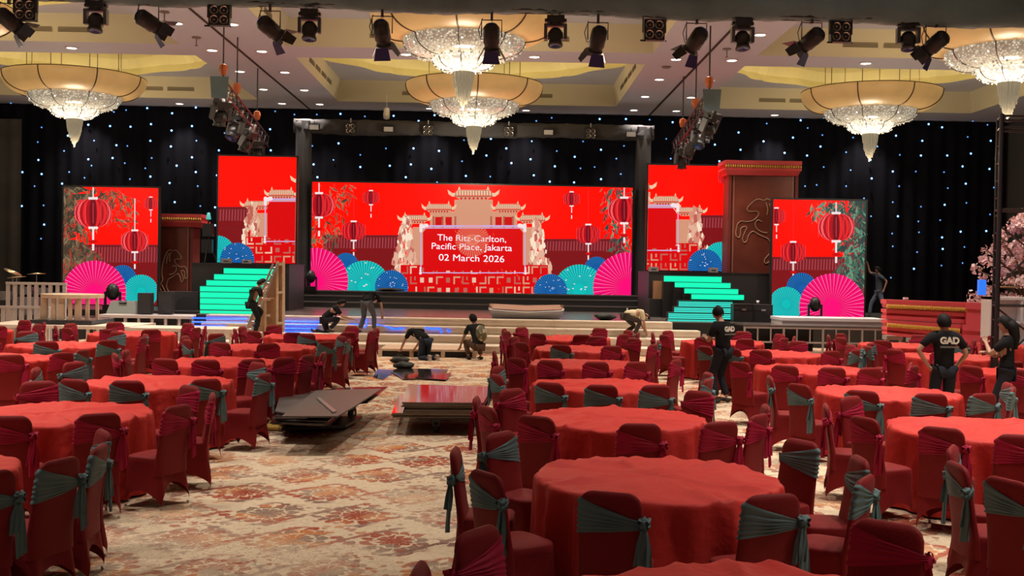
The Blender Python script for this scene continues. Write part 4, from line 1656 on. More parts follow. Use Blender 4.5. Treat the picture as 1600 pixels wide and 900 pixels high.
def pavilion(label, px0, px1, pyt, pyb, cx0, cx1, cyt, cyb, d, flip, zbase):
    A, B_ = P(px0, pyt, d), P(px1, pyt, d)
    z1 = (A.z + B_.z) / 2
    t = thing('red_pavilion', label, 'stage prop', ((A.x + B_.x) / 2, d, zbase))
    ox, oz = (A.x + B_.x) / 2, zbase
    w_ = (B_.x - A.x) / 2
    m = bpy.data.materials.get('prop_panel')
    if m is None:
        m = mat('prop_panel', (0.17, 0.04, 0.025), 0.25, noise=0.35, nscale=0.9)
    b = MB().use(m)
    b.box((-w_ + .08, 0, 0), (w_ - .08, 0.8, z1 - oz))
    b.build('wall_panel', t)
    for s in (-1, 1):
        b = MB().use(M_PROPDARK)
        b.box((s * w_ - 0.05, -0.03, 0), (s * w_ + 0.05, 0.83, z1 - oz))
        b.use(mat('prop_trim', (0.35, 0.15, 0.12), 0.5))
        b.box((s * (w_ - 0.13) - 0.012, -0.012, 0.02), (s * (w_ - 0.13) + 0.012, -0.001, z1 - oz - 0.05))
        b.build('corner_post', t)
    C0, C1 = P(cx0, cyt, d - 0.2), P(cx1, cyt, d - 0.2)
    zt_, zb_ = (C0.z + C1.z) / 2 - oz, P((cx0 + cx1) / 2, cyb, d - 0.2).z - oz
    a, e = C0.x - ox, C1.x - ox
    H_ = zt_ - zb_
    b = MB().use(M_PROPRED)
    b.prism([(a + 0.1, -0.12, zb_), (e - 0.1, -0.12, zb_), (e - .02, -0.2, zb_ + H_ * 0.35), (a + .02, -0.2, zb_ + H_ * 0.35)], (0, 1.1, 0))
    b.box((a, -0.2, zb_ + H_ * 0.35), (e, 0.95, zb_ + H_ * 0.5))
    b.box((a + 0.06, -0.16, zb_ + H_ * 0.5), (e - 0.06, 0.95, zb_ + H_ * 0.78))
    b.box((a, -0.22, zb_ + H_ * 0.72), (e, 0.98, zb_ + H_))
    b.build('cornice', t)
    b = MB().use(M_GOLD)
    n = int((e - a) / 0.075)
    for k in range(n):
        x = a + (e - a) * (k + 0.5) / n
        b.ball((x, -0.21, zb_ + H_ * 0.60), (0.034, 0.05, 0.055), 6, 4)
    b.build('gold_beading', t, True)
    b = MB().use(mat('emblem_line', (0.42, 0.26, 0.15), 0.4))
    hh = (z1 - oz) * (0.66 if not flip else 0.60)
    zb = (z1 - oz) * 0.10
    for st in horse_lines():
        pts = []
        for i in range(len(st) - 1):
            p0, p1, p2, p3 = st[max(i - 1, 0)], st[i], st[i + 1], st[min(i + 2, len(st) - 1)]
            for q in range(4):
                s_ = q / 4
                f = lambda a0, a1, a2, a3: 0.5 * (2 * a1 + (a2 - a0) * s_ + (2 * a0 - 5 * a1 + 4 * a2 - a3) * s_ * s_ + (3 * a1 - a0 - 3 * a2 + a3) * s_ ** 3)
                pts.append((f(p0[0], p1[0], p2[0], p3[0]), f(p0[1], p1[1], p2[1], p3[1])))
        pts.append(st[-1])
        b.tube([((-w_ + (0.10 + 0.74 * u) * 2 * w_) * (-1 if flip else 1), -0.012, zb + v * hh) for u, v in pts], 0.018, 5)
    b.build('horse_emblem', t, True)
    return t


pavilion('dark red pavilion block with gold-beaded eave and horse line drawing, left of the stairs', 240, 300, 352, 470, 232, 315, 334, 354, 37.4, True, DECK)
pavilion('tall red pavilion block with gold-beaded eave and horse line drawing, beside the right stairs', 1141, 1245, 272, 427, 1133, 1253, 251, 274, 35.5, False, P(1110, 425.5, 34.75).z)

# tripod lighting stand with cyan lens between left pavilion and tall screen
p = P(325, 412, 35.0)
zf = P(376, 411.5, 34.15).z
t = thing('effect_light_stand', 'black cloaked light stand with a small cyan lamp, next to the left tall screen', 'light stand', (p.x, 35.0, zf))
b = MB().use(M_BLACKM)
for k in range(3):
    a = 2 * PI * k / 3 + 0.4
    b.tube([(0.28 * math.cos(a), 0.28 * math.sin(a), 0.01), (0, 0, 0.7)], 0.018, 6)
b.tube([(0, 0, 0.3), (0, 0, 1.4)], 0.025, 8)
b.build('tripod', t)
b = MB().use(M_LAMPB)
b.box((-0.16, -0.12, 0.85), (0.16, 0.12, 1.25))
b.box((-0.20, -0.10, 0.32), (0.14, 0.10, 0.75))
b.build('control_box', t)
b = MB().use(mat('lamp_cyan', (0.02, 0.1, 0.1), 0.3, emit=(0.05, 0.55, 0.5), strength=0.8, sample=False))
b.lathe([(0.0001, 1.62), (0.05, 1.60), (0.07, 1.45), (0.09, 1.40), (0.0001, 1.38)], 12)
b.build('lamp', t, True)

# ------------------------------------------------------------------ left wing: white platforms, railings, riser frame, instruments


def leg_platform(name, label, cat, pa, pb, d, depth, nleg, m, thick=0.08, rail=None):
    A, B_ = P(*pa, d), P(*pb, d)
    z1 = (A.z + B_.z) / 2
    t = thing(name, label, cat, ((A.x + B_.x) / 2, d, 0))
    ox = (A.x + B_.x) / 2
    L = B_.x - A.x
    b = MB().use(m)
    b.box((-L / 2, 0, z1 - thick), (L / 2, depth, z1))
    b.build('top_board', t)
    for k in range(nleg):
        x = -L / 2 + 0.04 + (L - 0.08) * k / (nleg - 1)
        for y in (0.03, depth - 0.09):
            b = MB().use(m)
            b.box((x - 0.035, y, 0), (x + 0.035, y + 0.06, z1 - thick))
            b.build('leg', t)
    if rail:
        b = MB().use(m)
        b.box((-L / 2, 0.02, rail), (L / 2, 0.06, rail + 0.04))
        b.build('rail', t)
    return t, z1


M_LEGW = mat('frame_white', (0.55, 0.5, 0.5), 0.5)
leg_platform('white_platform', 'long white-topped platform on posts carrying the left wing speakers', 'platform', (150, 492), (303, 494), 31.5, 1.3, 8, M_LEGW)
leg_platform('white_platform', 'pale bench-height platform at the far left, under the round drum riser frame', 'platform', (-30, 507), (204, 510), 26.2, 1.9, 8, M_WHITE)
leg_platform('white_platform', 'pale platform on posts in front of the left blue strips', 'platform', (198, 512), (363, 515), 24.9, 1.2, 6, M_WHITE)


def railing(label, x0, x1, yt, yb, d, n, z0):
    A, B_ = P(x0, yt, d), P(x1, yt, d)
    t = thing('white_railing', label, 'railing', ((A.x + B_.x) / 2, d, z0))
    L = B_.x - A.x
    h = (A.z + B_.z) / 2 - z0
    b = MB().use(M_LEGW)
    b.box((-L / 2, -0.05, h - 0.07), (L / 2, 0.05, h))
    b.build('rail', t)
    b = MB().use(M_LEGW)
    b.box((-L / 2, -0.04, 0.0), (L / 2, 0.04, 0.06))
    b.build('rail', t)
    for k in range(n):
        x = -L / 2 + 0.05 + (L - 0.1) * k / (n - 1)
        b = MB().use(M_LEGW)
        b.box((x - 0.045, -0.035, 0.05), (x + 0.045, 0.035, h - 0.06))
        b.build('upright', t)


railing('tall white slatted railing behind the drum kit', 10, 104, 441, 0, 30.4, 9, 0)
railing('low white slatted railing left of the round riser frame', -12, 78, 478, 0, 29.2, 7, 0)
zp = P(90, 507, 26.2).z

# round drum-riser frame of raw timber on a dark slab
A, B_ = P(66, 459, 27.2), P(159, 460, 27.2)
zt_ = (A.z + B_.z) / 2
zb_ = zp
rx = (B_.x - A.x) / 2
t = thing('round_riser_frame', 'curved raw-timber riser frame with slat legs on a dark slab', 'riser frame', ((A.x + B_.x) / 2, 27.25, zb_ - 0.0))
b = MB().use(M_PINE)
outer = [(rx * math.cos(2 * PI * k / 40), 0.75 * math.sin(2 * PI * k / 40)) for k in range(40)]
zr = zt_ - zb_
vs = [(x, y, zr - 0.09) for x, y in outer] + [(x, y, zr) for x, y in outer]
b.raw(vs, [tuple(reversed(range(40))), tuple(range(40, 80))] + [(k, (k + 1) % 40, 40 + (k + 1) % 40, 40 + k) for k in range(40)])
b.build('ring_top', t)
for k, (u, wd) in enumerate(((-0.72, 0.16), (-0.30, 0.10), (-0.02, 0.13), (0.25, 0.09), (0.48, 0.16), (0.72, 0.09), (0.93, 0.07), (-0.95, 0.05))):
    b = MB().use(M_PINE)
    y = -0.70 * math.sqrt(max(0, 1 - u * u)) + 0.03
    b.box((u * rx - wd / 2, y, 0.08), (u * rx + wd / 2, y + 0.05, zr - 0.09))
    b.build('slat_leg', t)
b = MB().use(M_DECKB)
b.box((-rx, -0.75, 0.0), (rx + 0.02, 0.75, 0.085))
b.build('slab', t)

# drum kit
zd = 0.62
p = P(48, 470, 31.6)
t = thing('drum_kit', 'drum kit with raised cymbals behind the white railings at far left', 'drum kit', (p.x, 32.0, 0))
M_DRUM = mat('drum_shell', (0.25, 0.24, 0.26), 0.3, 0.3)
b = MB().use(M_DECKB)
b.box((-1.7, -0.8, 0), (1.6, 0.8, zd))
b.build('riser', t)
for x, y, z, r_, h in ((-0.9, 0.0, zd + 0.45, 0.2, 0.25), (-0.35, 0.1, zd + 0.62, 0.2, 0.22), (0.1, 0.1, zd + 0.62, 0.19, 0.2), (0.75, -0.1, zd + 0.3, 0.25, 0.4), (-0.15, -0.2, zd + 0.05, 0.3, 0.5)):
    b = MB().use(M_DRUM)
    b.lathe([(0.0001, z), (r_, z), (r_, z + h), (0.0001, z + h)], 20, at=(x, y, 0))
    b.tube([(x + r_, y, zd), (x + r_, y, z + h * 0.5)], 0.014, 6)
    b.build('drum', t)
for (px, py, tilt) in ((20, 425, -24), (26, 433, 6), (57, 428, 3)):
    q = P(px, py, 32)
    x, z = q.x - p.x, q.z
    b = MB().use(mat('cymbal', (0.62, 0.5, 0.3), 0.3, 0.9))
    M = Matrix.Translation((x, 0, z)) @ Matrix.Rotation(R(-tilt), 4, 'Y')
    b.lathe([(0.0001, 0.04), (0.05, 0.03), (0.26, 0.0), (0.25, -0.008), (0.0001, 0.0)], 24, M=M)
    b.build('cymbal', t, True)
    b = MB().use(M_STEEL)
    b.tube([(x, 0, zd), (x, 0, z)], 0.013, 6)
    b.build('cymbal_stand', t)


def speaker(px0, px1, pyt, pyb, d, label, name='stage_speaker'):
    A, B_ = P(px0, pyt, d), P(px1, pyt, d)
    zb = P((px0 + px1) / 2, pyb, d).z
    w_ = (B_.x - A.x) / 2
    t = thing(name, label, 'speaker', ((A.x + B_.x) / 2, d, zb))
    h = (A.z + B_.z) / 2 - zb
    b = MB().use(mat('speaker_black', (0.022, 0.022, 0.024), 0.6))
    b.prism([(-w_, 0, 0), (w_, 0, 0), (w_ * 0.8, 0.4, 0), (-w_ * 0.8, 0.4, 0)], (0, 0, h))
    b.build('cabinet', t)
    b = MB().use(mat('speaker_grille', (0.045, 0.045, 0.05), 0.5, 0.3))
    b.box((-w_ * 0.9, -0.015, h * 0.05), (w_ * 0.9, 0, h * 0.95))
    M = Matrix.Translation((0, -0.02, h * 0.35)) @ Matrix.Rotation(R(90), 4, 'X')
    b.lathe([(w_ * 0.62, 0.0), (w_ * 0.7, 0.01), (w_ * 0.62, 0.012)], 20, M=M)
    b.build('grille', t)
    return t


zw = P(226, 493, 31.5).z
speaker(215, 236, 458, 491, 32.0, 'black upright speaker on the white platform, before the teal fan')
speaker(247, 269, 456, 491, 32.2, 'black upright speaker on the white platform, before the horse panel')
speaker(270, 310, 456, 488, 33.6, 'wide dark subwoofer on the left wing near the glowing stairs')
q0 = P(188, 488, 32.3)
t = thing('wedge_monitor', 'grey wedge monitor lying before the pink fan of the left screen', 'speaker', (q0.x, 32.3, P(188, 490, 32.3).z))
b = MB().use(mat('wedge_grey', (0.16, 0.17, 0.15), 0.5))
b.prism([(-0.42, 0, 0), (0.46, 0, 0), (0.34, 0.28, 0.36), (-0.38, 0.28, 0.36)], (0, 0.35, 0))
b.build('cabinet', t)
b = MB().use(M_BLACK)
b.prism([(-0.12, 0.20, 0.30), (0.12, 0.20, 0.30), (0.10, 0.25, 0.345), (-0.10, 0.25, 0.345)], (0, -0.02, 0.02))
b.build('connector_panel', t)
q0 = P(172, 488, 32.9)
t = thing('moving_head_light', 'black moving-head light standing before the pink fan of the left screen', 'stage light', (q0.x, 33.1, DECK - 0.02))


def floor_head(t, s=1.0):
    b = MB().use(M_LAMPB)
    b.box((-0.18 * s, -0.15 * s, 0), (0.18 * s, 0.15 * s, 0.12 * s))
    b.build('base', t)
    b = MB().use(M_LAMPB)
    for sx in (-1, 1):
        b.box((sx * 0.17 * s - 0.025, -0.05, 0.1 * s), (sx * 0.17 * s + 0.025, 0.05, 0.42 * s))
    b.build('yoke', t)
    b = MB().use(M_LAMPB)
    b.ball((0, 0, 0.42 * s), (0.15 * s, 0.16 * s, 0.2 * s), 14, 8)
    b.build('lamp_head', t, True)


floor_head(t, 1.3)
for px, py, d, lab in ((484, 456, 38.9, 'black moving-head light on the top riser, left of the main screen'), (1276, 496, 33.2, 'black moving-head light before the pink fan of the right screen')):
    q0 = P(px, py, d)
    t = thing('moving_head_light', lab, 'stage light', (q0.x, d + 0.2, 1.36 if px < 500 else DECK + 0.02))
    floor_head(t, 1.15)

# music stand / small gear on the left platform
for k, (x0, x1, yt, lab) in enumerate(((346, 361, 404, 'small silver box on the left black platform'), (378, 392, 406, 'small dark amplifier on the left black platform'), (1014, 1029, 417, 'small grey box on the right black platform, left end'), (1108, 1122, 418, 'small grey box on the right black platform, by the blue fan'))):
    zf = P(376, 411.5, 34.15).z if k < 2 else P(1110, 425.5, 34.75).z
    dq = 34.5 if k < 2 else 35.0
    A, B_ = P(x0, yt, dq), P(x1, yt, dq)
    t = thing('power_box', lab, 'box', ((A.x + B_.x) / 2, dq, zf))
    b = MB().use(mat('box_grey', (0.28, 0.27, 0.27), 0.5))
    w_ = (B_.x - A.x) / 2
    b.box((-w_, -0.04, 0), (w_, 0.16, max(0.12, A.z - zf)))
    b.build('case', t)
    b = MB().use(M_BLACK)
    b.box((-w_ * 0.5, -0.045, 0.05), (w_ * 0.5, -0.04, 0.08))
    b.build('handle', t)

# ------------------------------------------------------------------ plywood flat with studs
d = 30.0
t = thing('plywood_flat', 'tall wedge-shaped plywood flat with pale studs standing on the steps', 'stage flat', (0, 0, 0))


def px_prism(b, pts, d, th):
    b.prism([P(x, y, d) for x, y in pts], (0, th, 0))


b = MB().use(M_PLY)
px_prism(b, [(383, 518), (444, 519), (444, 410), (432, 410), (426, 424)], 29.86, 0.03)
b.build('panel', t)
for nm, pts in (('stud', [(431.5, 519), (435, 519), (435, 408), (431.5, 408)]), ('stud', [(441, 519), (444.5, 519), (444.5, 408), (441, 408)]), ('stud', [(413, 518.5), (416, 518.5), (416, 440), (413, 448)])):
    b = MB().use(M_PINE)
    px_prism(b, pts, 29.78, 0.08)
    b.build(nm, t)
for y in (411, 455, 466, 491, 503):
    b = MB().use(M_PINE)
    x0 = 413 if y in (466, 491) else 432
    px_prism(b, [(x0, y), (x0 + 9, y), (x0 + 9, y + 4), (x0, y + 4)], 29.77, 0.06)
    b.build('cross_block', t)
# ladder leaning on it
t = thing('ladder', 'slim pale ladder leaning against the plywood flat', 'ladder', (0, 0, 0))
for (xa, xb) in ((383, 427), (392, 434)):
    b = MB().use(M_ALU)
    A = P(xa, 519.5, 29.45)
    B_ = P(xb, 412, 29.72)
    b.bar(A, B_, 0.05, 0.05)
    b.build('rail', t)
for k in range(9):
    f = (k + 0.5) / 9
    A = P(383 + 44 * f, 520 - 108 * f, 29.45 + 0.27 * f)
    B_ = P(392 + 42 * f, 520 - 108 * f, 29.45 + 0.27 * f)
    b = MB().use(M_ALU)
    b.tube([A, B_], 0.015, 6)
    b.build('rung', t)

# curved white prop lying on the deck
A, B_ = P(761, 500, 31.6), P(883, 500, 31.6)
L = B_.x - A.x
t = thing('curved_prop', 'white boat-shaped prop with brown top lying on the stage edge', 'stage prop', ((A.x + B_.x) / 2, 31.6, DECK))
b = MB().use(M_WHITE2)
n = 24
vs, fs = [], []
for i in range(n + 1):
    u = -1 + 2 * i / n
    x = u * L / 2
    q = math.sqrt(max(0.0, 1 - abs(u) ** 2.6))
    vs += [(x * 0.86, -0.25 * q, 0.0), (x * 0.97, -0.42 * q - 0.02, 0.20 + 0.05 * abs(u)), (x * 0.97, 0.42 * q + 0.02, 0.26 + 0.05 * abs(u)), (x * 0.86, 0.25 * q, 0.0)]
for i in range(n):
    for k in range(4):
        fs.append((i * 4 + k, i * 4 + (k + 1) % 4, (i + 1) * 4 + (k + 1) % 4, (i + 1) * 4 + k))
b.raw(vs, fs)
b.build('hull', t)
b = MB().use(mat('prop_brown', (0.30, 0.17, 0.11), 0.6))
vs, fs = [], []
for i in range(n + 1):
    u = -1 + 2 * i / n
    q = math.sqrt(max(0.0, 1 - abs(u) ** 2.6))
    vs += [(u * L / 2 * 0.95, -0.34 * q - 0.01, 0.235 + 0.05 * abs(u)), (u * L / 2 * 0.95, 0.38 * q + 0.01, 0.36 + 0.05 * abs(u))]
fs = [(2 * i, 2 * i + 2, 2 * i + 3, 2 * i + 1) for i in range(n)]
b.raw(vs, fs)
b.build('top_skin', t)


def lumpy(name, label, cat, p, size, m, seed, handles=False):
    rg = random.Random(seed)
    t = thing(name, label, cat, p)
    b = MB().use(m)
    n, mm = 14, 8
    vs, fs = [], []
    for i in range(mm + 1):
        th_ = PI * i / mm
        for k in range(n):
            a = 2 * PI * k / n
            r_ = 1 + 0.16 * math.sin(3 * a + i + seed) + rg.uniform(-.08, .08)
            vs.append((size[0] * math.sin(th_) * math.cos(a) * r_, size[1] * math.sin(th_) * math.sin(a) * r_, max(0.0, size[2] * (0.5 + 0.5 * math.cos(th_) * r_))))
    for i in range(mm):
        for k in range(n):
            fs.append((i * n + k, (i + 1) * n + k, (i + 1) * n + (k + 1) % n, i * n + (k + 1) % n))
    b.raw(vs, fs)
    b.build('body', t, True)
    if handles:
        b = MB().use(m)
        b.tube([(-size[0] * .4, 0, size[2] * .9), (-size[0] * .2, 0, size[2] * 1.25), (size[0] * .2, 0, size[2] * 1.25), (size[0] * .4, 0, size[2] * .9)], 0.012, 6)
        b.build('strap', t)
    return t


M_BAG = mat('bag_black', (0.02, 0.025, 0.02), 0.7)
lumpy('cable_heap', 'dark heap of cable and cloth on the deck right of the boat-shaped prop', 'cable heap', PZ(945, 500, DECK), (0.3, 0.2, 0.2), M_BAG, 3)
lumpy('cable_heap', 'low dark cable heap on the top riser under the main screen', 'cable heap', Vector((P(608, 458, 39.3).x, 39.35, 1.36)), (0.5, 0.16, 0.12), M_BAG, 4)
lumpy('gear_bag', 'black tool bag on the carpet before the kneeling worker, farther one', 'bag', PZ(624, 567, 0), (0.22, 0.16, 0.15), M_BAG, 5, True)
lumpy('gear_bag', 'black tool bag on the carpet, nearer of the two', 'bag', PZ(631, 577, 0), (0.23, 0.17, 0.17), M_BAG, 6, True)
lumpy('gear_bag', 'dark shoe bag at the foot of the white steps behind the tables', 'bag', PZ(990, 566, 0), (0.12, 0.14, 0.2), M_BAG, 8)
t = thing('water_bottle', 'clear plastic water bottle on the stage edge by the stooping worker', 'bottle', Vector((P(980, 500, 31.1).x, 31.15, DECK)))
b = MB().use(mat('bottle_plastic', (0.55, 0.75, 0.75), 0.15, spec=0.6))
b.lathe([(0.0001, 0), (0.055, 0), (0.055, 0.24), (0.02, 0.30), (0.02, 0.33), (0.0001, 0.33)], 14)
b.build('body', t, True)
b = MB().use(M_WHITE2)
b.lathe([(0.0001, 0.33), (0.024, 0.33), (0.024, 0.36), (0.0001, 0.36)], 12)
b.build('cap', t)

# ------------------------------------------------------------------ right side: cases, truss deck, roof props, cabinet, scaffold, tree
A, B_ = P(1022, 439, 34.4), P(1047, 439, 34.4)
b = MB().use(M_PLY)
b.box((A.x, 34.3, P(1034, 467, 34.3).z), (B_.x, 34.7, A.z))
b.build('cardboard_box', label='brown cardboard box left of the right glowing stairs', category='box')
b = MB().use(M_DECKB)
zz = P(1034, 467, 34.3).z
b.box((P(1015, 467, 34.2).x, 34.2, DECK), (P(1048, 467, 34.2).x, 34.72, zz))
b.build('side_platform', label='small black block carrying the brown cardboard box', category='platform')

for k, (x0, x1, yt, yb, d) in enumerate(((1147, 1178, 475, 508, 31.15), (1178, 1208, 476, 509, 31.2))):
    A, B_ = P(x0 + 0.5, yt, d), P(x1 - 0.5, yt, d)
    t = thing('flight_case', 'black flight case right of the glowing stairs, %s of the pair' % ['left one', 'right one'][k], 'case', ((A.x + B_.x) / 2, d, DECK), group='flight cases by the right stairs')
    w_, h = (B_.x - A.x) / 2, A.z - DECK
    b = MB().use(M_BLACK)
    b.box((-w_, 0, 0), (w_, 0.5, h))
    b.build('body', t)
    b = MB().use(M_BLACKM)
    for sx in (-1, 1):
        b.box((sx * w_ - 0.02, -0.012, 0), (sx * w_ + 0.0, 0, h))
    b.box((-w_, -0.012, h * 0.68), (w_, 0, h * 0.72))
    b.box((-w_, -0.012, h - 0.03), (w_, 0, h))
    b.build('metal_edge', t)
    b = MB().use(M_STEEL)
    b.box((-0.06, -0.03, h * 0.66), (0.06, -0.012, h * 0.75))
    b.build('latch', t)
t = thing('paper_cup', 'white cup on the right flight case', 'cup', (P(1184, 476, 31.4).x, 31.4, P(1193, 476, 31.2).z))
b = MB().use(M_WHITE2)
b.lathe([(0.0001, 0), (0.03, 0), (0.045, 0.11), (0.04, 0.11), (0.028, 0.01)], 12)
b.build('body', t, True)

dR = 29.3
A, B_ = P(1162, 508, dR), P(1390, 511, dR)
zR = (A.z + B_.z) / 2
t = thing('frame_stage', 'aluminium-framed stage deck in front of the right square screen', 'platform', ((A.x + B_.x) / 2, dR, 0))
L = B_.x - A.x
b = MB().use(M_DECK)
b.box((-L / 2, 0, zR - 0.04), (L / 2, 1.65, zR))
b.build('deck_board', t)
for z in (zR - 0.09, 0.36, 0.1):
    b = MB().use(M_ALU)
    b.box((-L / 2, -0.02, z), (L / 2, 0.03, z + 0.045))
    b.build('rail', t)
n = 12
for k in range(n):
    x = -L / 2 + 0.03 + (L - 0.06) * k / (n - 1)
    b = MB().use(M_ALU)
    b.tube([(x, 0.0, 0 if k % 3 == 0 else 0.36), (x, 0.0, zR - 0.05)], 0.022 if k % 3 else 0.032, 8)
    b.build('leg', t)
A, B_ = P(1222, 497, dR + 0.4), P(1386, 499, dR + 0.4)
b = MB().use(M_WHITE2)
b.box((A.x, dR + 0.4, zR), (B_.x, dR + 1.6, zR + 0.16))
b.use(mat('board_white', (0.80, 0.82, 0.88), 0.4))
b.box((A.x - 0.02, dR + 0.36, zR + 0.12), (B_.x + 0.02, dR + 1.62, zR + 0.20))
b.build('white_riser_board', label='thick white riser board lying on the aluminium-framed deck', category='board')

# roof props, two stacked
dP = 26.5


def roof_prop(label, pts_l, pts_r, bead_r, zoff=0):
    """long red roof eave: (top, bottom) pixel heights at the left end and right end; stepped ledges and gold beads"""
    (xl, ytl, ybl), (xr, ytr, ybr) = pts_l, pts_r
    t = thing('roof_prop', label, 'stage prop', (0, 0, 0), group='red roof eaves piled right of the stage')
    ledges = [(0.0, 0.22, 0.00), (0.22, 0.40, 0.10), (0.48, 0.66, 0.02), (0.66, 0.80, 0.12), (0.80, 1.0, 0.04)]
    b = MB().use(M_ROOF)

    def P2(u, v, d):
        x = xl + (xr - xl) * u
        yt_, yb_ = ytl + (ytr - ytl) * u, ybl + (ybr - ybl) * u
        return P(x, yt_ + (yb_ - yt_) * v, d)
    for v0, v1, dd in ledges:
        q = [P2(0, v1, dP + dd), P2(1, v1, dP + dd), P2(1, v0, dP + dd), P2(0, v0, dP + dd)]
        b.prism(q, (0, 0.4 - dd, 0))
    q = [P2(0.02, 0.5, dP + 0.2), P2(0.98, 0.5, dP + 0.2), P2(0.98, 0.38, dP + 0.2), P2(0.02, 0.38, dP + 0.2)]
    b.prism(q, (0, 0.15, 0))
    b.build('eave', t)
    b = MB().use(mat('prop_red_end', (0.80, 0.10, 0.13), 0.5))
    q = [P2(0.76, 1.06, dP - 0.06), P2(1.0, 1.06, dP - 0.06), P2(1.01, -0.02, dP - 0.06), P2(0.76, 0.0, dP - 0.06)]
    for v0, v1, dd in ((0.0, 0.3, 0.0), (0.3, 0.62, 0.05), (0.62, 1.04, 0.02)):
        q = [P2(0.77, v1, dP - 0.08 + dd), P2(1.0, v1, dP - 0.08 + dd), P2(1.01, v0, dP - 0.08 + dd), P2(0.77, v0, dP - 0.08 + dd)]
        b.prism(q, (0, 0.07, 0))
    b.build('end_cap', t)
    b = MB().use(M_GOLD)
    n = 46
    for k in range(n):
        u = (k + 0.5) / n * bead_r
        c = P2(u, 0.34, dP - 0.02)
        b.ball(c, (0.020, 0.04, 0.06), 6, 4)
    b.build('gold_beading', t, True)


roof_prop('upper red roof eave with gold beading, stacked right of the stage', (1385, 468, 499), (1547, 474, 508), 0.78)
roof_prop('lower red roof eave with gold beading, under the other one', (1386, 500, 523), (1540, 509, 541), 0.74)
# trestles under the roof props
for k, x in enumerate((1402, 1440, 1495, 1530)):
    a = P(x, 530, dP + 0.2)
    t = thing('sawhorse', 'low grey trestle under the red roof eaves, %s from the left' % ORD[k], 'trestle', (a.x, dP + 0.4, 0), group='trestles under the roof eaves')
    zt2 = P(x, 523 + (x - 1386) * 0.117, dP + 0.2).z - 0.01
    b = MB().use(mat('trestle_grey', (0.30, 0.27, 0.26), 0.6))
    b.box((-0.2, -0.05, zt2 - 0.1), (0.2, 0.3, zt2))
    b.build('beam_top', t)
    for sx in (-1, 1):
        b = MB().use(MATS['trestle_grey'])
        b.bar((sx * 0.18, 0.1, zt2 - 0.1), (sx * 0.24, 0.1, 0.0), 0.06)
        b.build('leg', t)
b = MB().use(M_WHITE2)
q = P(1415, 467.8, dP + 0.3)
b.box((q.x - 0.05, dP + 0.25, q.z - 0.0), (q.x + 0.05, dP + 0.35, q.z + 0.05))
b.build('paper_box', label='tiny white carton on top of the red roof eave', category='box')

# white cabinet frame
dC = 25.4
A, B_ = P(1548, 464, dC), P(1640, 468, dC)
t = thing('white_cabinet', 'white open cabinet frame with shelves behind the scaffold', 'cabinet', (A.x, dC, 0))
h = A.z
L = B_.x - A.x
for nm, lo, hi in (('side_panel', (0, 0, 0.25), (0.22, 0.5, h)), ('side_panel', (L - 0.1, 0, 0.25), (L, 0.5, h)), ('top_panel', (0, 0, h - 0.06), (L, 0.5, h)), ('shelf', (0.1, 0.02, h - 0.62), (L, 0.5, h - 0.57)), ('shelf', (0.1, 0.02, h - 1.15), (L, 0.5, h - 1.05)), ('divider', (0.72, 0.01, h - 0.6), (0.78, 0.5, h)), ('back_panel', (0.2, 0.22, 0.25), (L - 0.1, 0.26, h - 0.06)), ('plinth', (-0.05, -0.05, 0.0), (L, 0.5, 0.25))):
    b = MB().use(M_WHITE2 if nm != 'plinth' else M_PROPRED)
    b.box(lo, hi)
    b.build(nm, t)
A = P(1541, 540, dC - 0.5)
t = thing('roof_fragment', 'short piece of red eave with gold beads beside the white cabinet', 'stage prop', (A.x, dC - 0.5, 0))
b = MB().use(M_PROPRED)
b.box((-0.1, 0, 0), (0.32, 0.35, 0.42))
b.box((-0.16, -0.05, 0.42), (0.34, 0.38, P(1548, 537, dC - .5).z))
b.build('eave', t)
b = MB().use(M_GOLD)
for k in range(6):
    b.ball((-0.12 + k * 0.085, -0.06, 0.44), (0.03, 0.03, 0.05), 6, 4)
b.build('gold_beading', t, True)

# scaffold tower
dS = 18.25
xs_ = P(1560, 400, dS).x
zS = P(1562, 178, dS).z
t = thing('scaffold_tower', 'tall dark tubular scaffold tower at the right edge among the tables', 'scaffold', (xs_, dS, 0))
for k, (x, y, r_) in enumerate(((0, 0, 0.042), (1.25, 0, 0.03), (0.16, 0.5, 0.026), (1.35, 0.5, 0.026))):
    b = MB().use(M_TRUSS)
    b.tube([(x, y, 0), (x, y, zS)], r_, 8)
    b.build('post', t)
for z in (zS - 0.03, zS - 0.22, P(1570, 327, dS).z, P(1570, 478, dS).z, 0.5):
    b = MB().use(M_TRUSS)
    b.tube([(0, 0, z), (1.25, 0, z)], 0.02, 6)
    b.tube([(0.16, 0.5, z), (1.35, 0.5, z)], 0.02, 6)
    b.tube([(0, 0, z), (0.16, 0.5, z)], 0.02, 6)
    b.build('rail', t)
for k in range(16):
    z = 0.3 + k * (zS - 0.5) / 15
    b = MB().use(M_TRUSS)
    b.tube([(0.01, 0.0, z), (0.16, 0.5, z)], 0.013, 6)
    b.build('rung', t)
for z in (0.6, 2.0):
    b = MB().use(M_TRUSS)
    b.tube([(0.16, 0.5, z), (1.35, 0.5, z + 1.2)], 0.016, 6)
    b.tube([(0.05, 0.1, z + 1.1), (1.2, 0, z + 0.2)], 0.016, 6)
    b.build('brace', t)
q = P(1534, 449, dS + 1.5)
t = thing('blue_lamp', 'glowing blue box lamp on a bracket by the blossom tree', 'lamp', (q.x, q.y, q.z))
b = MB().use(mat('lamp_blue', (0.02, 0.1, 0.5), 0.4, emit=(0.02, 0.16, 0.75), strength=1.1, sample=False))
b.box((-0.065, -0.04, -0.14), (0.065, 0.04, 0.14))
b.build('lamp_body', t)
b = MB().use(mat('bracket_brown', (0.3, 0.15, 0.06), 0.5))
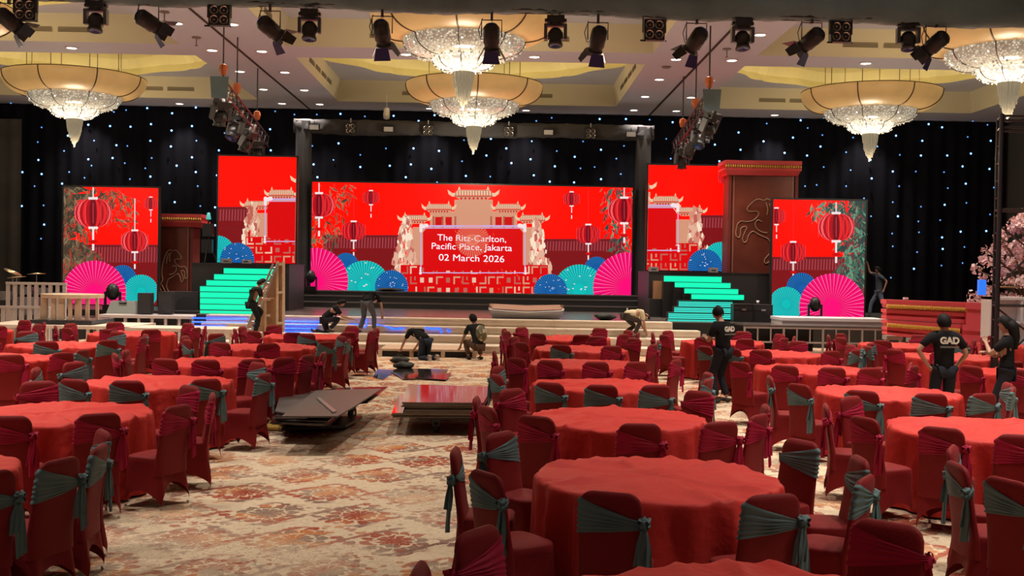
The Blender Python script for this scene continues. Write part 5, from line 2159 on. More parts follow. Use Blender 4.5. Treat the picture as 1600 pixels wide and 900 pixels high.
b.tube([(0.06, 0, 0.02), (0.35, -0.7, 0.02), (xs_ - q.x - 0.03, dS - q.y + 0.02, 0.02)], 0.014, 6)
b.build('bracket', t)

# blossom tree
dT = 29.5
base_ = PZ(1592, 552, 0)
base_ = Vector((P(1597, 500, dT).x, dT, 0))
t = thing('blossom_tree', 'artificial pink cherry blossom tree behind the scaffold at the right edge', 'tree', base_)
M_BARK = mat('bark', (0.10, 0.06, 0.045), 0.8)
b = MB().use(M_BARK)
tips = []
b.tube([(0.3, 0, 0), (0.25, 0, 0.9), (0.15, 0, 1.6)], [0.13, 0.1, 0.09], 8)
rg = random.Random(8)
for k in range(12):
    a = 2 * PI * k / 12
    hx = 0.15 + math.cos(a) * (1.2 + 0.3 * rg.random())
    hz = 1.7 + (k % 4) * 0.55 + rg.random() * 0.3
    mid = (0.15 + math.cos(a) * 0.45, math.sin(a) * 0.4, 1.6 + (hz - 1.6) * 0.55)
    b.tube([(0.15, 0, 1.5), mid, (hx, math.sin(a) * 0.9, hz)], [0.06, 0.04, 0.015], 6)
b.tube([(0.15, 0, 1.5), (0.2, 0, 2.6), (0.3, 0, 3.8)], [0.08, 0.05, 0.02], 6)
b.build('trunk', t, True)
M_BL = [mat('blossom_pink', (0.95, 0.58, 0.74), 0.7), mat('blossom_pale', (0.97, 0.80, 0.92), 0.7), mat('blossom_warm', (0.62, 0.33, 0.33), 0.7)]
b = MB()
for k in range(240):
    v = rg.random()
    z = 1.35 + 2.75 * v
    wmax = 1.75 * (1 - v) ** 0.6 + 0.15 if v > 0.12 else 1.6
    a, q = rg.random() * 2 * PI, rg.random() ** 0.5
    cx_, cy_ = 0.25 + wmax * q * math.cos(a), wmax * 0.8 * q * math.sin(a)
    for _ in range(26):
        u = Vector((rg.gauss(0, 1), rg.gauss(0, 1), rg.gauss(0, 0.7))).normalized() * (0.17 * rg.random() ** 0.4)
        c = Vector((cx_, cy_, z)) + u
        s = 0.035 + 0.03 * rg.random()
        n1 = Vector((rg.gauss(0, 1), rg.gauss(0, 1), rg.gauss(0, 1))).normalized()
        e1 = n1.orthogonal().normalized() * s
        e2 = n1.cross(e1).normalized() * s
        b.use(M_BL[rg.choice((0, 1, 1, 2))])
        b.face([c + e1 + n1 * .01, c + e2, c - e1 + n1 * .01, c - e2])
o = b.build('blossoms', t, kind='stuff')

# ------------------------------------------------------------------ carts of glossy panels, loose panels
M_GLOSS = mat('panel_gloss', (0.025, 0.022, 0.022), 0.07, spec=0.8)
M_GLOSSG = mat('panel_grey', (0.10, 0.09, 0.085), 0.42)
M_EDGE = mat('panel_edge', (0.16, 0.10, 0.05), 0.7)
t = thing('panel_cart', 'flat cart piled with skewed glossy black panels, left one in the aisle', 'cart', (0, 0, 0))
for k, (pts, z, m) in enumerate((
        ([(430, 642), (438, 616), (500, 609), (480, 652)], 0.36, M_GLOSSG),
        ([(440, 650), (493, 610), (597, 607), (552, 636), (527, 650)], 0.47, M_GLOSSG),
        ([(430, 655), (520, 612), (566, 618), (512, 658)], 0.30, M_WHITE2 if False else M_GLOSSG),
        ([(470, 640), (520, 606), (606, 604), (575, 628)], 0.42, M_GLOSS),
        ([(425, 652), (470, 622), (540, 614), (526, 634), (480, 652)], 0.33, M_GLOSS))):
    b = MB().use(m)
    q = [PZ(x, y, z) for x, y in pts]
    b.prism(q, (0, 0, -0.018))
    b.build('panel', t)
for k in range(7):
    b = MB().use(M_EDGE if k % 2 else M_GLOSS)
    q = [PZ(x + k * 2 - 3, y + (k % 3), 0.27 - 0.028 * k) for x, y in ((424, 660), (455, 640), (535, 638), (508, 662))]
    b.prism(q, (0, 0, -0.012))
    b.build('panel', t)
b = MB().use(M_BLACKM)
q = [PZ(x, y, 0.10) for x, y in ((440, 668), (470, 652), (566, 650), (540, 664))]
b.prism(q, (0, 0, -0.04))
b.build('cart_frame', t)
b = MB().use(mat('tape_yellow', (0.55, 0.36, 0.08), 0.5))
q = [PZ(x, y, 0.045) for x, y in ((417, 668), (421, 657), (449, 660), (440, 669))]
b.prism(q, (0, 0, -0.03))
b.build('yellow_board', t)
b = MB().use(M_ALU)
q = [PZ(x, y, 0.478) for x, y in ((494, 622), (500, 622), (526, 643), (520, 645))]
b.prism(q, (0, 0, 0.01))
b.build('bright_strip', t)
for (px, py) in ((550, 657), (455, 672)):
    q = PZ(px, py, 0)
    b = MB().use(M_RUBBER)
    M = Matrix.Translation((q.x, q.y, 0.11)) @ Matrix.Rotation(R(70), 4, 'Z') @ Matrix.Rotation(R(90), 4, 'X')
    b.lathe([(0.0001, -0.025), (0.09, -0.025), (0.11, -0.015), (0.11, 0.015), (0.09, 0.025), (0.0001, 0.025)], 22, M=M)
    wv = b.build('wheel', t, True)
    b = MB().use(M_STEEL)
    b.tube([(q.x, q.y, 0.11), (q.x, q.y, 0.28)], 0.02, 6)
    b.lathe([(0.0001, -0.032), (0.03, -0.032), (0.03, 0.032), (0.0001, 0.032)], 12, M=M)
    b.build('fork', wv)
t = thing('panel_cart', 'flat cart stacked neatly with glossy panels reflecting pink, right one in the aisle', 'cart', (0, 0, 0))
rg = random.Random(4)
for k in range(9):
    z = 0.45 - 0.024 * k
    jx, jy = rg.uniform(-0.04, 0.03) - (0.02 * k if k > 5 else 0), rg.uniform(-0.03, 0.03)
    b = MB().use(M_GLOSS if k == 0 else M_GLOSSG).use(M_GLOSS)
    q = [PZ(x, y, 0.45) for x, y in ((631, 628), (758, 629), (772, 604), (640, 600))]
    q = [Vector((p.x + jx, p.y + jy, z)) for p in q]
    b.prism(q, (0, 0, -0.008))
    b.use(M_EDGE)
    b.prism([p + Vector((0, 0, -0.008)) for p in q], (0, 0, -0.011))
    b.build('panel', t)
b = MB().use(M_BLACKM)
q = [PZ(x, y, 0.45) for x, y in ((652, 625), (752, 626), (764, 608), (655, 604))]
q = [Vector((p.x, p.y, 0.23)) for p in q]
b.prism(q, (0, 0, -0.04))
b.build('cart_frame', t)
for k, p in enumerate(q):
    b = MB().use(M_RUBBER)
    s = 0.05
    cx_ = p.x + (0.25 if k in (0, 3) else -0.12)
    cy_ = p.y + (0.12 if k < 2 else -0.12)
    M = Matrix.Translation((cx_, cy_, 0.08)) @ Matrix.Rotation(R(90), 4, 'Y')
    b.lathe([(0.0001, -0.025), (0.08, -0.025), (0.08, 0.025), (0.0001, 0.025)], 20, M=M)
    b.use(M_BLACKM)
    b.box((cx_ - 0.05, cy_ - 0.04, 0.09), (cx_ + 0.05, cy_ + 0.04, 0.2))
    b.build('caster_wheel', t)
for k, (pts, lab) in enumerate((([(583, 589), (590, 577), (622, 578), (612, 584), (598, 593)], 'glossy dark panel on the carpet beside the last aisle chair'), ([(611, 581), (622, 575), (700, 577), (694, 591), (630, 592)], 'wide glossy panel on the carpet reflecting the screen'), ([(650, 590), (699, 583), (706, 581), (697, 593)], 'thin panel edge lying across the wide glossy panel'))):
    b = MB().use(M_GLOSS)
    z = 0.015 + 0.013 * k
    b.prism([PZ(x, y, z) for x, y in pts], (0, 0, -0.012))
    b.build('loose_panel', label=lab, category='panel', group='glossy panels on the floor')


# ------------------------------------------------------------------ round tables under red cloths
def cloth_mesh(seed):
    rg = random.Random(seed)
    ph = [rg.random() * 2 * PI for _ in range(8)]
    n = 160
    crease = [(rg.random() * 2 * PI, rg.uniform(-0.5, 0.5), rg.uniform(0.010, 0.022)) for _ in range(11)]

    def topz(x, y):
        z = 0.008 * math.sin(5 * x + ph[0]) * math.sin(4 * y + ph[1]) + 0.004 * math.sin(13 * x + 5 * y + ph[7])
        for a, o, amp in crease:
            d = x * math.cos(a) + y * math.sin(a) - o + 0.05 * math.sin(6 * (x * math.sin(a) - y * math.cos(a)) + ph[2])
            z += amp * math.exp(-(d / 0.035) ** 2)
        return z

    def fold(a):
        v = 0.9 * (1 - 2 * abs(math.sin(6.5 * a + ph[3] + 0.8 * math.sin(3 * a + ph[5]))) ** 0.6) * (0.6 + 0.4 * math.sin(2 * a + ph[4])) + 0.35 * math.sin(21 * a + ph[6]) + 0.2 * math.sin(5 * a + ph[5])
        return v
    vs, fs = [], []
    prof = [(0.0001, 0), (0.12, 0), (0.24, 0), (0.36, 0), (0.48, 0), (0.58, 0), (0.67, 0), (0.75, 0), (0.80, 0), (0.835, 0), (0.855, -0.004), (0.868, -0.02), (0.872, -0.05), (0.874, -0.11), (0.876, -0.2), (0.88, -0.32), (0.885, -0.45), (0.89, -0.58), (0.895, -0.735)]
    for r_, dz in prof:
        for k in range(n):
            a = 2 * PI * k / n
            dep = max(0.0, -dz)
            f = fold(a)
            rr = r_
            if dep > 0.003:
                g = min(1, dep / 0.22) ** 0.7
                rr = r_ + (0.062 * f * g) + 0.004 * g + (0.006 * f if dep < .03 else 0)
                rr = min(rr, 0.965)
            x, y = rr * math.cos(a), rr * math.sin(a)
            zt_ = topz(x, y) * (1 if dep < 0.06 else 0) + (0.010 * f if 0.83 < r_ < 0.87 else 0)
            vs.append((x, y, 0.757 + dz + zt_))
    m = len(prof)
    for i in range(m - 1):
        for k in range(n):
            k2 = (k + 1) % n
            fs.append((i * n + k, i * n + k2, (i + 1) * n + k2, (i + 1) * n + k))
    b = MB().use(M_CLOTH)
    b.raw(vs, fs)
    return b.mesh('tablecloth', True)


CLOTHS = [cloth_mesh(s) for s in (1, 2, 3, 4)]


# ------------------------------------------------------------------ banquet chair in a stretch cover
def superell(a, hx, hy, p=4.5):
    c, s = math.cos(a), math.sin(a)
    return hx * math.copysign(abs(c) ** (2 / p), c), hy * math.copysign(abs(s) ** (2 / p), s)


SEAT_Y = 0.0


def chair_cover():
    b = MB().use(M_CHAIR)
    n = 64
    hx, hy = 0.205, 0.195
    vs, fs = [], []
    levels = [(0.0, 0.0, 0.475), (0.5, 0, 0.474), (0.85, 0, 0.47), (0.96, 0, 0.462), (1.0, 0, 0.448)]
    rings = 0
    for s, _, z in levels:
        for k in range(n):
            a = 2 * PI * k / n
            x, y = superell(a, hx, hy)
            s_ = max(s, 0.001)
            vs.append((x * s_, y * s_ + 0.0, z))
        rings += 1
    # skirt from the seat edge to the arched hem; corners splay to the feet
    for j in range(1, 9):
        t = j / 8
        for k in range(n):
            a = 2 * PI * k / n
            x, y = superell(a, hx, hy)
            corner = abs(math.sin(2 * a)) ** 1.6           # 1 at the four legs
            side_ = (abs(x) / hx < abs(y) / hy)
            arch = 0.215 if (side_ and y < 0) else (0.12 if side_ else 0.15)
            u = min(abs(x) / hx, abs(y) / hy)              # 0 mid-side, 1 corner
            w_ = 0.86
            hem = 0.012 + (arch * math.sqrt(max(0, 1 - (u / w_) ** 2)) if u < w_ else 0)
            z = 0.448 + (hem - 0.448) * t
            sc = 1 + 0.10 * t * corner - 0.05 * math.sin(PI * t) * (1 - corner)
            yy = y * sc - (0.045 * t * corner if y < 0 else 0)
            vs.append((x * sc, yy, z))
        rings += 1
    for i in range(rings - 1):
        for k in range(n):
            k2 = (k + 1) % n
            fs.append((i * n + k, i * n + k2, (i + 1) * n + k2, (i + 1) * n + k))
    b.raw(vs, fs)
    # backrest slab, one skin with the skirt below
    vs, fs = [], []
    m = 40
    zs = [0.05 + 0.0, 0.18, 0.30, 0.42, 0.52, 0.62, 0.72, 0.80, 0.85, 0.885, 0.905, 0.917, 0.924]
    for z in zs:
        w_, th_, yc = back_at(z)
        if z > 0.90:
            pass
        for k in range(m):
            a = 2 * PI * k / m
            x, y = superell(a, w_, th_, 3.2)
            vs.append((x, y + yc, z))
    r0 = 2
    for i in range(r0, len(zs) - 1):
        for k in range(m):
            k2 = (k + 1) % m
            fs.append((i * m + k, i * m + k2, (i + 1) * m + k2, (i + 1) * m + k))
    fs.append(tuple(range((len(zs) - 1) * m, len(zs) * m)))
    used = sorted({i for f in fs for i in f})
    mp = {v: i for i, v in enumerate(used)}
    b.raw([vs[i] for i in used], [tuple(mp[i] for i in f) for f in fs])
    return b.mesh('chair_cover', True)


def back_at(z):
    """half width, half thickness and centre y of the backrest at height z"""
    w_ = 0.205 - 0.018 * max(0, (z - 0.35) / 0.5)
    if z > 0.84:
        q = min(1.0, (z - 0.84) / 0.085)
        w_ -= 0.085 * (1 - math.sqrt(max(0, 1 - q * q)))
    th_ = 0.032 if z > 0.5 else 0.032 + 0.02 * (0.5 - z) / 0.2
    if z > 0.90:
        th_ *= 1 - 0.75 * min(1, (z - 0.90) / 0.025)
    yc = -0.165 - 0.075 * max(0, (z - 0.40)) / 0.5
    return w_, max(th_, 0.006), yc


def sash_mesh(m_, side_=1, low=0.0, seed=0):
    """band wrapped diagonally round the backrest, gathered at the knot"""
    rg = random.Random(seed)
    b = MB().use(m_)
    n, rows = 56, 30
    vs, fs = [], []
    for k in range(n):
        a = 2 * PI * k / n
        ux = superell(a, 1.0, 0.16, 3.2)[0]
        u = (1 - ux) / 2                # 0 at the knot side, 1 at the far side
        hh = 0.020 + 0.090 * u
        zc = 0.745 + 0.03 * u - low + (0.025 * (1 - u) if math.sin(a) > 0 else -0.01 * (1 - u))
        for j in range(rows + 1):
            v = -1 + 2 * j / rows
            z = zc + hh * v
            w_, th_, yc = back_at(min(z, 0.9))
            x, y = superell(a, w_, th_, 3.2)
            rip = 0.009 + 0.0062 * math.sin(v * 17 + 2.2 * math.sin(v * 3 + seed) + 1.2 * u) + 0.012 * (1 - u) * (1 - v * v)
            L = math.hypot(x, y)
            vs.append(((x + x / L * rip) * side_, y + y / L * rip + yc, z))
    for k in range(n):
        k2 = (k + 1) % n
        for j in range(rows):
            fs.append((k * (rows + 1) + j, k2 * (rows + 1) + j, k2 * (rows + 1) + j + 1, k * (rows + 1) + j + 1))
    b.raw(vs, fs)
    return b.mesh('sash', True)


def bow_mesh(m_, side_=1, low=0.0, seed=0):
    rg = random.Random(seed + 50)
    b = MB().use(m_)
    zk = 0.75 - low
    w_, th_, yc = back_at(zk)
    kx, ky = w_ + 0.012, yc - 0.028
    S = lambda p: (p[0] * side_, p[1], p[2])
    n, m = 14, 9                # crumpled knot
    vs, fs = [], []
    for i in range(m + 1):
        t = PI * i / m
        for k in range(n):
            a = 2 * PI * k / n
            r_ = 0.031 * (1 + 0.22 * math.sin(3 * a + 4 * t + seed) + 0.15 * math.sin(5 * a - 3 * t))
            vs.append(S((kx + r_ * math.sin(t) * math.cos(a), ky + r_ * math.sin(t) * math.sin(a), zk + 1.15 * r_ * math.cos(t))))
    for i in range(m):
        for k in range(n):
            fs.append((i * n + k, (i + 1) * n + k, (i + 1) * n + (k + 1) % n, i * n + (k + 1) % n))
    b.raw(vs, fs)
    for (ang, ln, wd) in ((0.5, 0.050, 0.030), (2.3, 0.044, 0.026), (-0.6, 0.036, 0.024), (3.7, 0.034, 0.022)):   # short puffed loops of cloth
        vs, fs = [], []
        ca, sa = math.cos(ang + 0.2 * seed), math.sin(ang + 0.2 * seed)
        q_n = 12
        for i in range(q_n + 1):
            t = 2 * PI * i / q_n
            l_ = ln * (0.5 - 0.5 * math.cos(t))
            off = 0.014 * math.sin(t)
            for j in range(5):
                v = (-1 + j / 2) * wd * (0.35 + 0.65 * l_ / ln)
                vs.append(S((kx + ca * l_ - sa * off, ky - 0.012 + v * 0.75 + 0.004 * math.sin(3 * v / wd + t), zk + sa * l_ + ca * off + 0.25 * v)))
        for i in range(q_n):
            for j in range(4):
                a_ = i * 5 + j
                fs.append((a_, a_ + 1, a_ + 6, a_ + 5))
        b.raw(vs, fs)
    for (ln, wd, dx, dy, tw) in ((0.30 + rg.random() * 0.05, 0.042, 0.012, -0.01, 0.3), (0.20 + rg.random() * 0.05, 0.036, -0.03, -0.012, -0.5)):
        rows, cols = 12, 8
        vs, fs = [], []
        for i in range(rows + 1):
            t = i / rows
            hw = 0.014 + (wd - 0.014) * min(1, t * 2.2)
            z = zk - 0.01 - ln * t
            for j in range(cols + 1):
                v = -1 + 2 * j / cols
                x = kx + dx * t + hw * v * math.cos(tw)
                y = ky - 0.012 + dy * t + hw * v * math.sin(tw) + 0.007 * math.sin(v * 7 + seed + t * 2) * (0.4 + t)
                vs.append(S((x, y, z + 0.012 * v * t)))
        nv = len(vs)
        vs += [(x, y + 0.006, z) for x, y, z in vs]
        for i in range(rows):
            for j in range(cols):
                a = i * (cols + 1) + j
                f = (a, a + 1, a + cols + 2, a + cols + 1)
                fs.append(f)
                fs.append(tuple(nv + q for q in reversed(f)))
        b.raw(vs, fs)
    return b.mesh('bow', True)


ME_COVER = chair_cover()
SASH = {}
for cname, m_ in (('teal', M_TEAL), ('crimson', M_PINK)):
    SASH[cname] = [(sash_mesh(m_, 1, 0.0, 1), bow_mesh(m_, 1, 0.0, 1)), (sash_mesh(m_, 1, 0.02, 2), bow_mesh(m_, 1, 0.02, 2)), (sash_mesh(m_, 1, -0.012, 3), bow_mesh(m_, 1, -0.012, 3)), (sash_mesh(m_, -1, 0.0, 4), bow_mesh(m_, -1, 0.0, 4))]
fbm = MB().use(M_STEEL)
fbm.lathe([(0.0001, 0.0), (0.011, 0.0), (0.011, 0.022), (0.0001, 0.022)], 8)
ME_FOOT = fbm.mesh('foot_tip', True)


def chair(x, y, face, color, label, group, var, feet):
    t = thing('banquet_chair', label, 'chair', (x, y, 0), face, group)
    link('chair_cover', ME_COVER, t)
    s, bw = SASH[color][var]
    so = link('sash', s, t)
    link('bow', bw, so)
    if feet:
        for sx in (-1, 1):
            for sy in (-1, 1):
                f = link('foot_tip', ME_FOOT, t)
                f.location = (sx * 0.186, 0.176 if sy > 0 else -0.219, 0)
    return t


COLS = {'A': -7.45, 'B': -4.13, 'C': 1.27, 'D': 4.72, 'E': 8.15, 'F': 11.6, 'Z': -10.9}
RY = {0: 4.42, 1: 7.35, 2: 10.35, 3: 13.25, 4: 16.1, 5: 19.15, 6: 22.3}
ROWNAME = {0: 'frontmost', 1: 'second', 2: 'third', 3: 'fourth', 4: 'fifth', 5: 'sixth', 6: 'rearmost'}
COLNAME = {'C': 'right-aisle', 'D': 'mid-right', 'E': 'outer-right', 'F': 'far-right', 'B': 'left-aisle', 'A': 'outer-left', 'Z': 'far-left'}
TABLES = [(c, r_) for c, rows in (('C', range(0, 7)), ('D', range(1, 7)), ('E', range(4, 7)), ('F', (6,)), ('B', range(1, 7)), ('A', range(3, 7)), ('Z', (6,))) for r_ in rows]
# chairs read off the place one by one: table, top centre of the backrest, sash colour, sash variant
T_, P_ = 'teal', 'crimson'
SEEN = {
    ('C', 0): [(762, 827, P_, 1), (1360, 827, P_, 3), (712, 886, P_, 0)],
    ('C', 1): [(965, 757, T_, 0), (1197, 766, T_, 0), (800, 731, T_, 0), (729, 699, T_, 1), (812, 677, T_, 0), (1203, 690, T_, 0), (1286, 711, T_, 1), (1343, 741, T_, 2)],
    ('C', 2): [(1000, 661, P_, 1), (1127, 657, P_, 0), (840, 647, P_, 0), (779, 619, P_, 2), (768, 633, P_, 0), (1168, 630, P_, 1), (1180, 645, P_, 0), (837, 610, P_, 0), (1062, 613, P_, 0)],
    ('C', 3): [(942, 603, T_, 0), (1036, 602, T_, 1), (855, 597, T_, 0), (796, 583, T_, 2), (825, 573, T_, 0), (1097, 590, T_, 1), (1062, 580, T_, 0)],
    ('C', 4): [(939, 569, P_, 0), (1018, 567, P_, 1), (845, 564, P_, 0), (802, 559, P_, 0), (830, 548, P_, 1), (1060, 560, P_, 0)],
    ('D', 1): [(1505, 722, T_, 0), (1497, 696, T_, 1), (1566, 742, T_, 0)],
    ('D', 2): [(1475, 664, P_, 0), (1365, 649, P_, 0), (1324, 631, P_, 2), (1352, 620, P_, 1), (1592, 676, P_, 0), (1592, 632, P_, 0)],
    ('D', 3): [(1462, 615, T_, 0), (1345, 609, T_, 0), (1253, 598, T_, 1), (1257, 587, T_, 0), (1462, 593, T_, 0), (1538, 613, T_, 2), (1540, 598, T_, 0)],
    ('D', 4): [(1312, 577, P_, 0), (1385, 577, P_, 1), (1214, 572, P_, 0), (1382, 563, P_, 0), (1436, 570, P_, 0), (1104, 566, P_, 0), (1150, 567, P_, 0)],
    ('D', 5): [(1305, 547, P_, 0), (1359, 546, T_, 0), (1045, 540, T_, 1), (1082, 542, T_, 0), (1190, 545, P_, 0), (1240, 532, P_, 0), (1335, 537, P_, 0), (1420, 541, T_, 2)],
    ('E', 4): [(1590, 581, P_, 0), (1478, 572, P_, 1), (1555, 563, P_, 0), (1640, 576, P_, 0)],
    ('B', 1): [(153, 671, T_, 1), (130, 694, T_, 0), (6, 708, T_, 0), (76, 700, T_, 1)],
    ('B', 2): [(152, 643, P_, 0), (260, 630, P_, 0), (325, 613, P_, 1), (18, 645, P_, 0), (68, 600, P_, 0), (276, 602, P_, 0)],
    ('B', 3): [(202, 592, T_, 0), (318, 590, T_, 0), (118, 590, T_, 0), (407, 581, T_, 0), (369, 566, T_, 1), (160, 567, T_, 0), (91, 573, T_, 0)],
    ('B', 4): [(316, 563, P_, 0), (242, 564, P_, 1), (380, 563, P_, 0), (428, 557, P_, 3), (464, 552, P_, 0), (500, 549, P_, 3), (236, 545, P_, 0), (160, 551, P_, 2)],
    ('A', 3): [(4, 586, T_, 0)],
    ('A', 4): [(20, 555, P_, 0), (125, 551, P_, 0), (58, 545, T_, 0)],
}
GEN = {('C', 5): (P_, 20, {3: T_, 6: T_}), ('C', 6): (P_, 8, {0: P_, 4: P_}), ('D', 6): (P_, 6, {}), ('E', 5): (T_, 12, {2: P_, 3: P_, 7: P_}), ('E', 6): (P_, 0, {5: T_}), ('F', 6): (P_, 0, {}),
       ('B', 5): (T_, 16, {3: P_, 4: P_, 1: P_}), ('B', 6): (P_, 4, {3: P_}), ('A', 5): (T_, 12, {2: T_, 3: P_, 6: P_}), ('A', 6): (P_, 0, {5: P_}), ('Z', 6): (P_, 10, {})}
POS = ['camera side', 'camera side turning right', 'right side toward camera', 'right side', 'right side toward stage', 'stage side right of centre',
       'stage side', 'stage side left of centre', 'left side toward stage', 'left side', 'left side toward camera', 'camera side turning left']
BLOCK = [(6.2, 15.1, 0.30), (7.08, 15.1, 0.28), (3.80, 18.45, 0.32), (xs_, dS, 0.2), (xs_ + 0.16, dS + 0.5, 0.2), (xs_ + 1.25, dS, 0.2), (xs_ + 1.35, dS + .5, 0.2), (-2.6, 15.3, 0.75), (-1.98, 15.6, 0.6)]
PLACED = []
rg = random.Random(11)
CENTRE = {('C', 0): (1.10, 4.55), ('C', 1): (1.125, 7.65), ('C', 2): (1.195, 10.75), ('C', 3): (1.28, 13.85), ('C', 4): (1.34, 17.0), ('C', 5): (1.50, 20.2), ('C', 6): (1.51, 23.4),
          ('D', 1): (4.72, 7.45), ('D', 2): (4.64, 10.4), ('D', 3): (4.84, 13.5), ('D', 4): (4.81, 16.7), ('D', 5): (5.01, 19.9), ('D', 6): (4.72, 23.0),
          ('E', 4): (8.2, 16.7), ('E', 5): (8.25, 19.85), ('E', 6): (8.5, 23.0), ('F', 6): (11.9, 23.1),
          ('B', 1): (-4.22, 7.5), ('B', 2): (-4.23, 10.45), ('B', 3): (-4.18, 13.4), ('B', 4): (-4.12, 16.3), ('B', 5): (-4.17, 19.45), ('B', 6): (-4.0, 22.55),
          ('A', 3): (-7.45, 13.4), ('A', 4): (-7.55, 16.3), ('A', 5): (-7.68, 19.1), ('A', 6): (-7.6, 22.55), ('Z', 6): (-11.0, 22.6)}
for ti, (cn, rn) in enumerate(TABLES):
    cx_, cy_ = CENTRE[(cn, rn)]
    where = '%s %s table' % (ROWNAME[rn], COLNAME[cn])
    o = link('tablecloth', CLOTHS[ti % 4], None, (cx_, cy_, 0), rg.random() * 6.28)
    o['label'] = 'floor-length red cloth over the %s' % where
    o['category'] = 'tablecloth'
    o['group'] = 'red cloths over the round tables'
    todo = []
    for px, py, c2, var in SEEN.get((cn, rn), ()):
        q = PZ(px, py + 1.5, 0.925)
        v = Vector((q.x - cx_, q.y - cy_))
        th_ = math.atan2(v.x, -v.y)
        rad = min(max(v.length - 0.20, 1.195), 1.33)
        todo.append((th_, rad, c2, var))
    if (cn, rn) in GEN:
        c1, ph, ex = GEN[(cn, rn)]
        for k in range(9):
            a = ph - 144 + 36 * k + rg.uniform(-4, 4)
            todo.append((R(a), 1.215 + rg.uniform(-0.01, 0.03), ex.get(k, c1), rg.choice((0, 0, 1, 2, 3))))
    taken = set()
    for th_, rad, c2, var in todo:
        x, y = cx_ + rad * math.sin(th_), cy_ - rad * math.cos(th_)
        if y < 3.6 or abs((x * 1700 / y + 783) - 800) > 870:
            continue
        if (cn, rn) in GEN and any((x - bx) ** 2 + (y - by) ** 2 < (br + 0.26) ** 2 for bx, by, br in BLOCK):
            continue
        for _ in range(14):     # slide round the table until free of neighbours
            bad = [q for q in PLACED if (q[0] - x) ** 2 + (q[1] - y) ** 2 < 0.44 ** 2]
            if not bad:
                break
            q = bad[0]
            sgn = 1 if (x - q[0]) * math.cos(th_) + (y - q[1]) * math.sin(th_) >= 0 else -1
            th_ += sgn * R(3)
            x, y = cx_ + rad * math.sin(th_), cy_ - rad * math.cos(th_)
        else:
            print('no room', cn, rn, round(math.degrees(th_)))
            continue
        PLACED.append((x, y))
        face = th_ + rg.uniform(-0.06, 0.06)
        k = round(math.degrees(th_) / 30) % 12
        for dk in (0, 1, -1, 2, -2, 3, -3):
            if (k + dk) % 12 not in taken:
                k = (k + dk) % 12
                break
        taken.add(k)
        chair(x, y, face, c2, 'red-covered chair with %s sash, %s of the %s' % (c2, POS[k], where), 'covered banquet chairs', var, y < 12)

# ------------------------------------------------------------------ people


def two_bone(a, b_, l1, l2, hint):
    a, b_, hint = Vector(a), Vector(b_), Vector(hint)
    d = b_ - a
    L = min(d.length, (l1 + l2) * 0.999)
    u = d.normalized()
    x = (l1 * l1 - l2 * l2 + L * L) / (2 * L)
    h = math.sqrt(max(0, l1 * l1 - x * x))
    hn = hint - u * hint.dot(u)
    hn = hn.normalized() if hn.length > 1e-5 else u.orthogonal().normalized()
    return a + u * x + hn * h


def skin(name, nodes, edges, m_, parent, sub=1):
    """nodes: list of (pos, radius or (rx, ry)); edges by index; node 0 is the root"""
    me = bpy.data.meshes.new(name)
    me.from_pydata([tuple(n_[0]) for n_ in nodes], edges, [])
    tmp = bpy.data.objects.new(name, me)
    COL.objects.link(tmp)
    md = tmp.modifiers.new('skin', 'SKIN')
    md.use_smooth_shade = True
    for i, n_ in enumerate(nodes):
        r_ = n_[1]
        me.skin_vertices[0].data[i].radius = r_ if isinstance(r_, tuple) else (r_, r_)
        me.skin_vertices[0].data[i].use_root = (i == 0)
    sm = tmp.modifiers.new('sub', 'SUBSURF')
    sm.levels = sub
    sm.render_levels = sub
    bpy.context.view_layer.update()
    out = bpy.data.meshes.new_from_object(tmp.evaluated_get(bpy.context.evaluated_depsgraph_get()))
    bpy.data.objects.remove(tmp)
    out.materials.clear()
    out.materials.append(m_)
    for p_ in out.polygons:
        p_.use_smooth = True
    return link(name, out, parent)


SKIN_M = mat('skin_tone', (0.38, 0.20, 0.13), 0.55)
HAIR_M = mat('hair_black', (0.008, 0.007, 0.007), 0.7, spec=0.15)


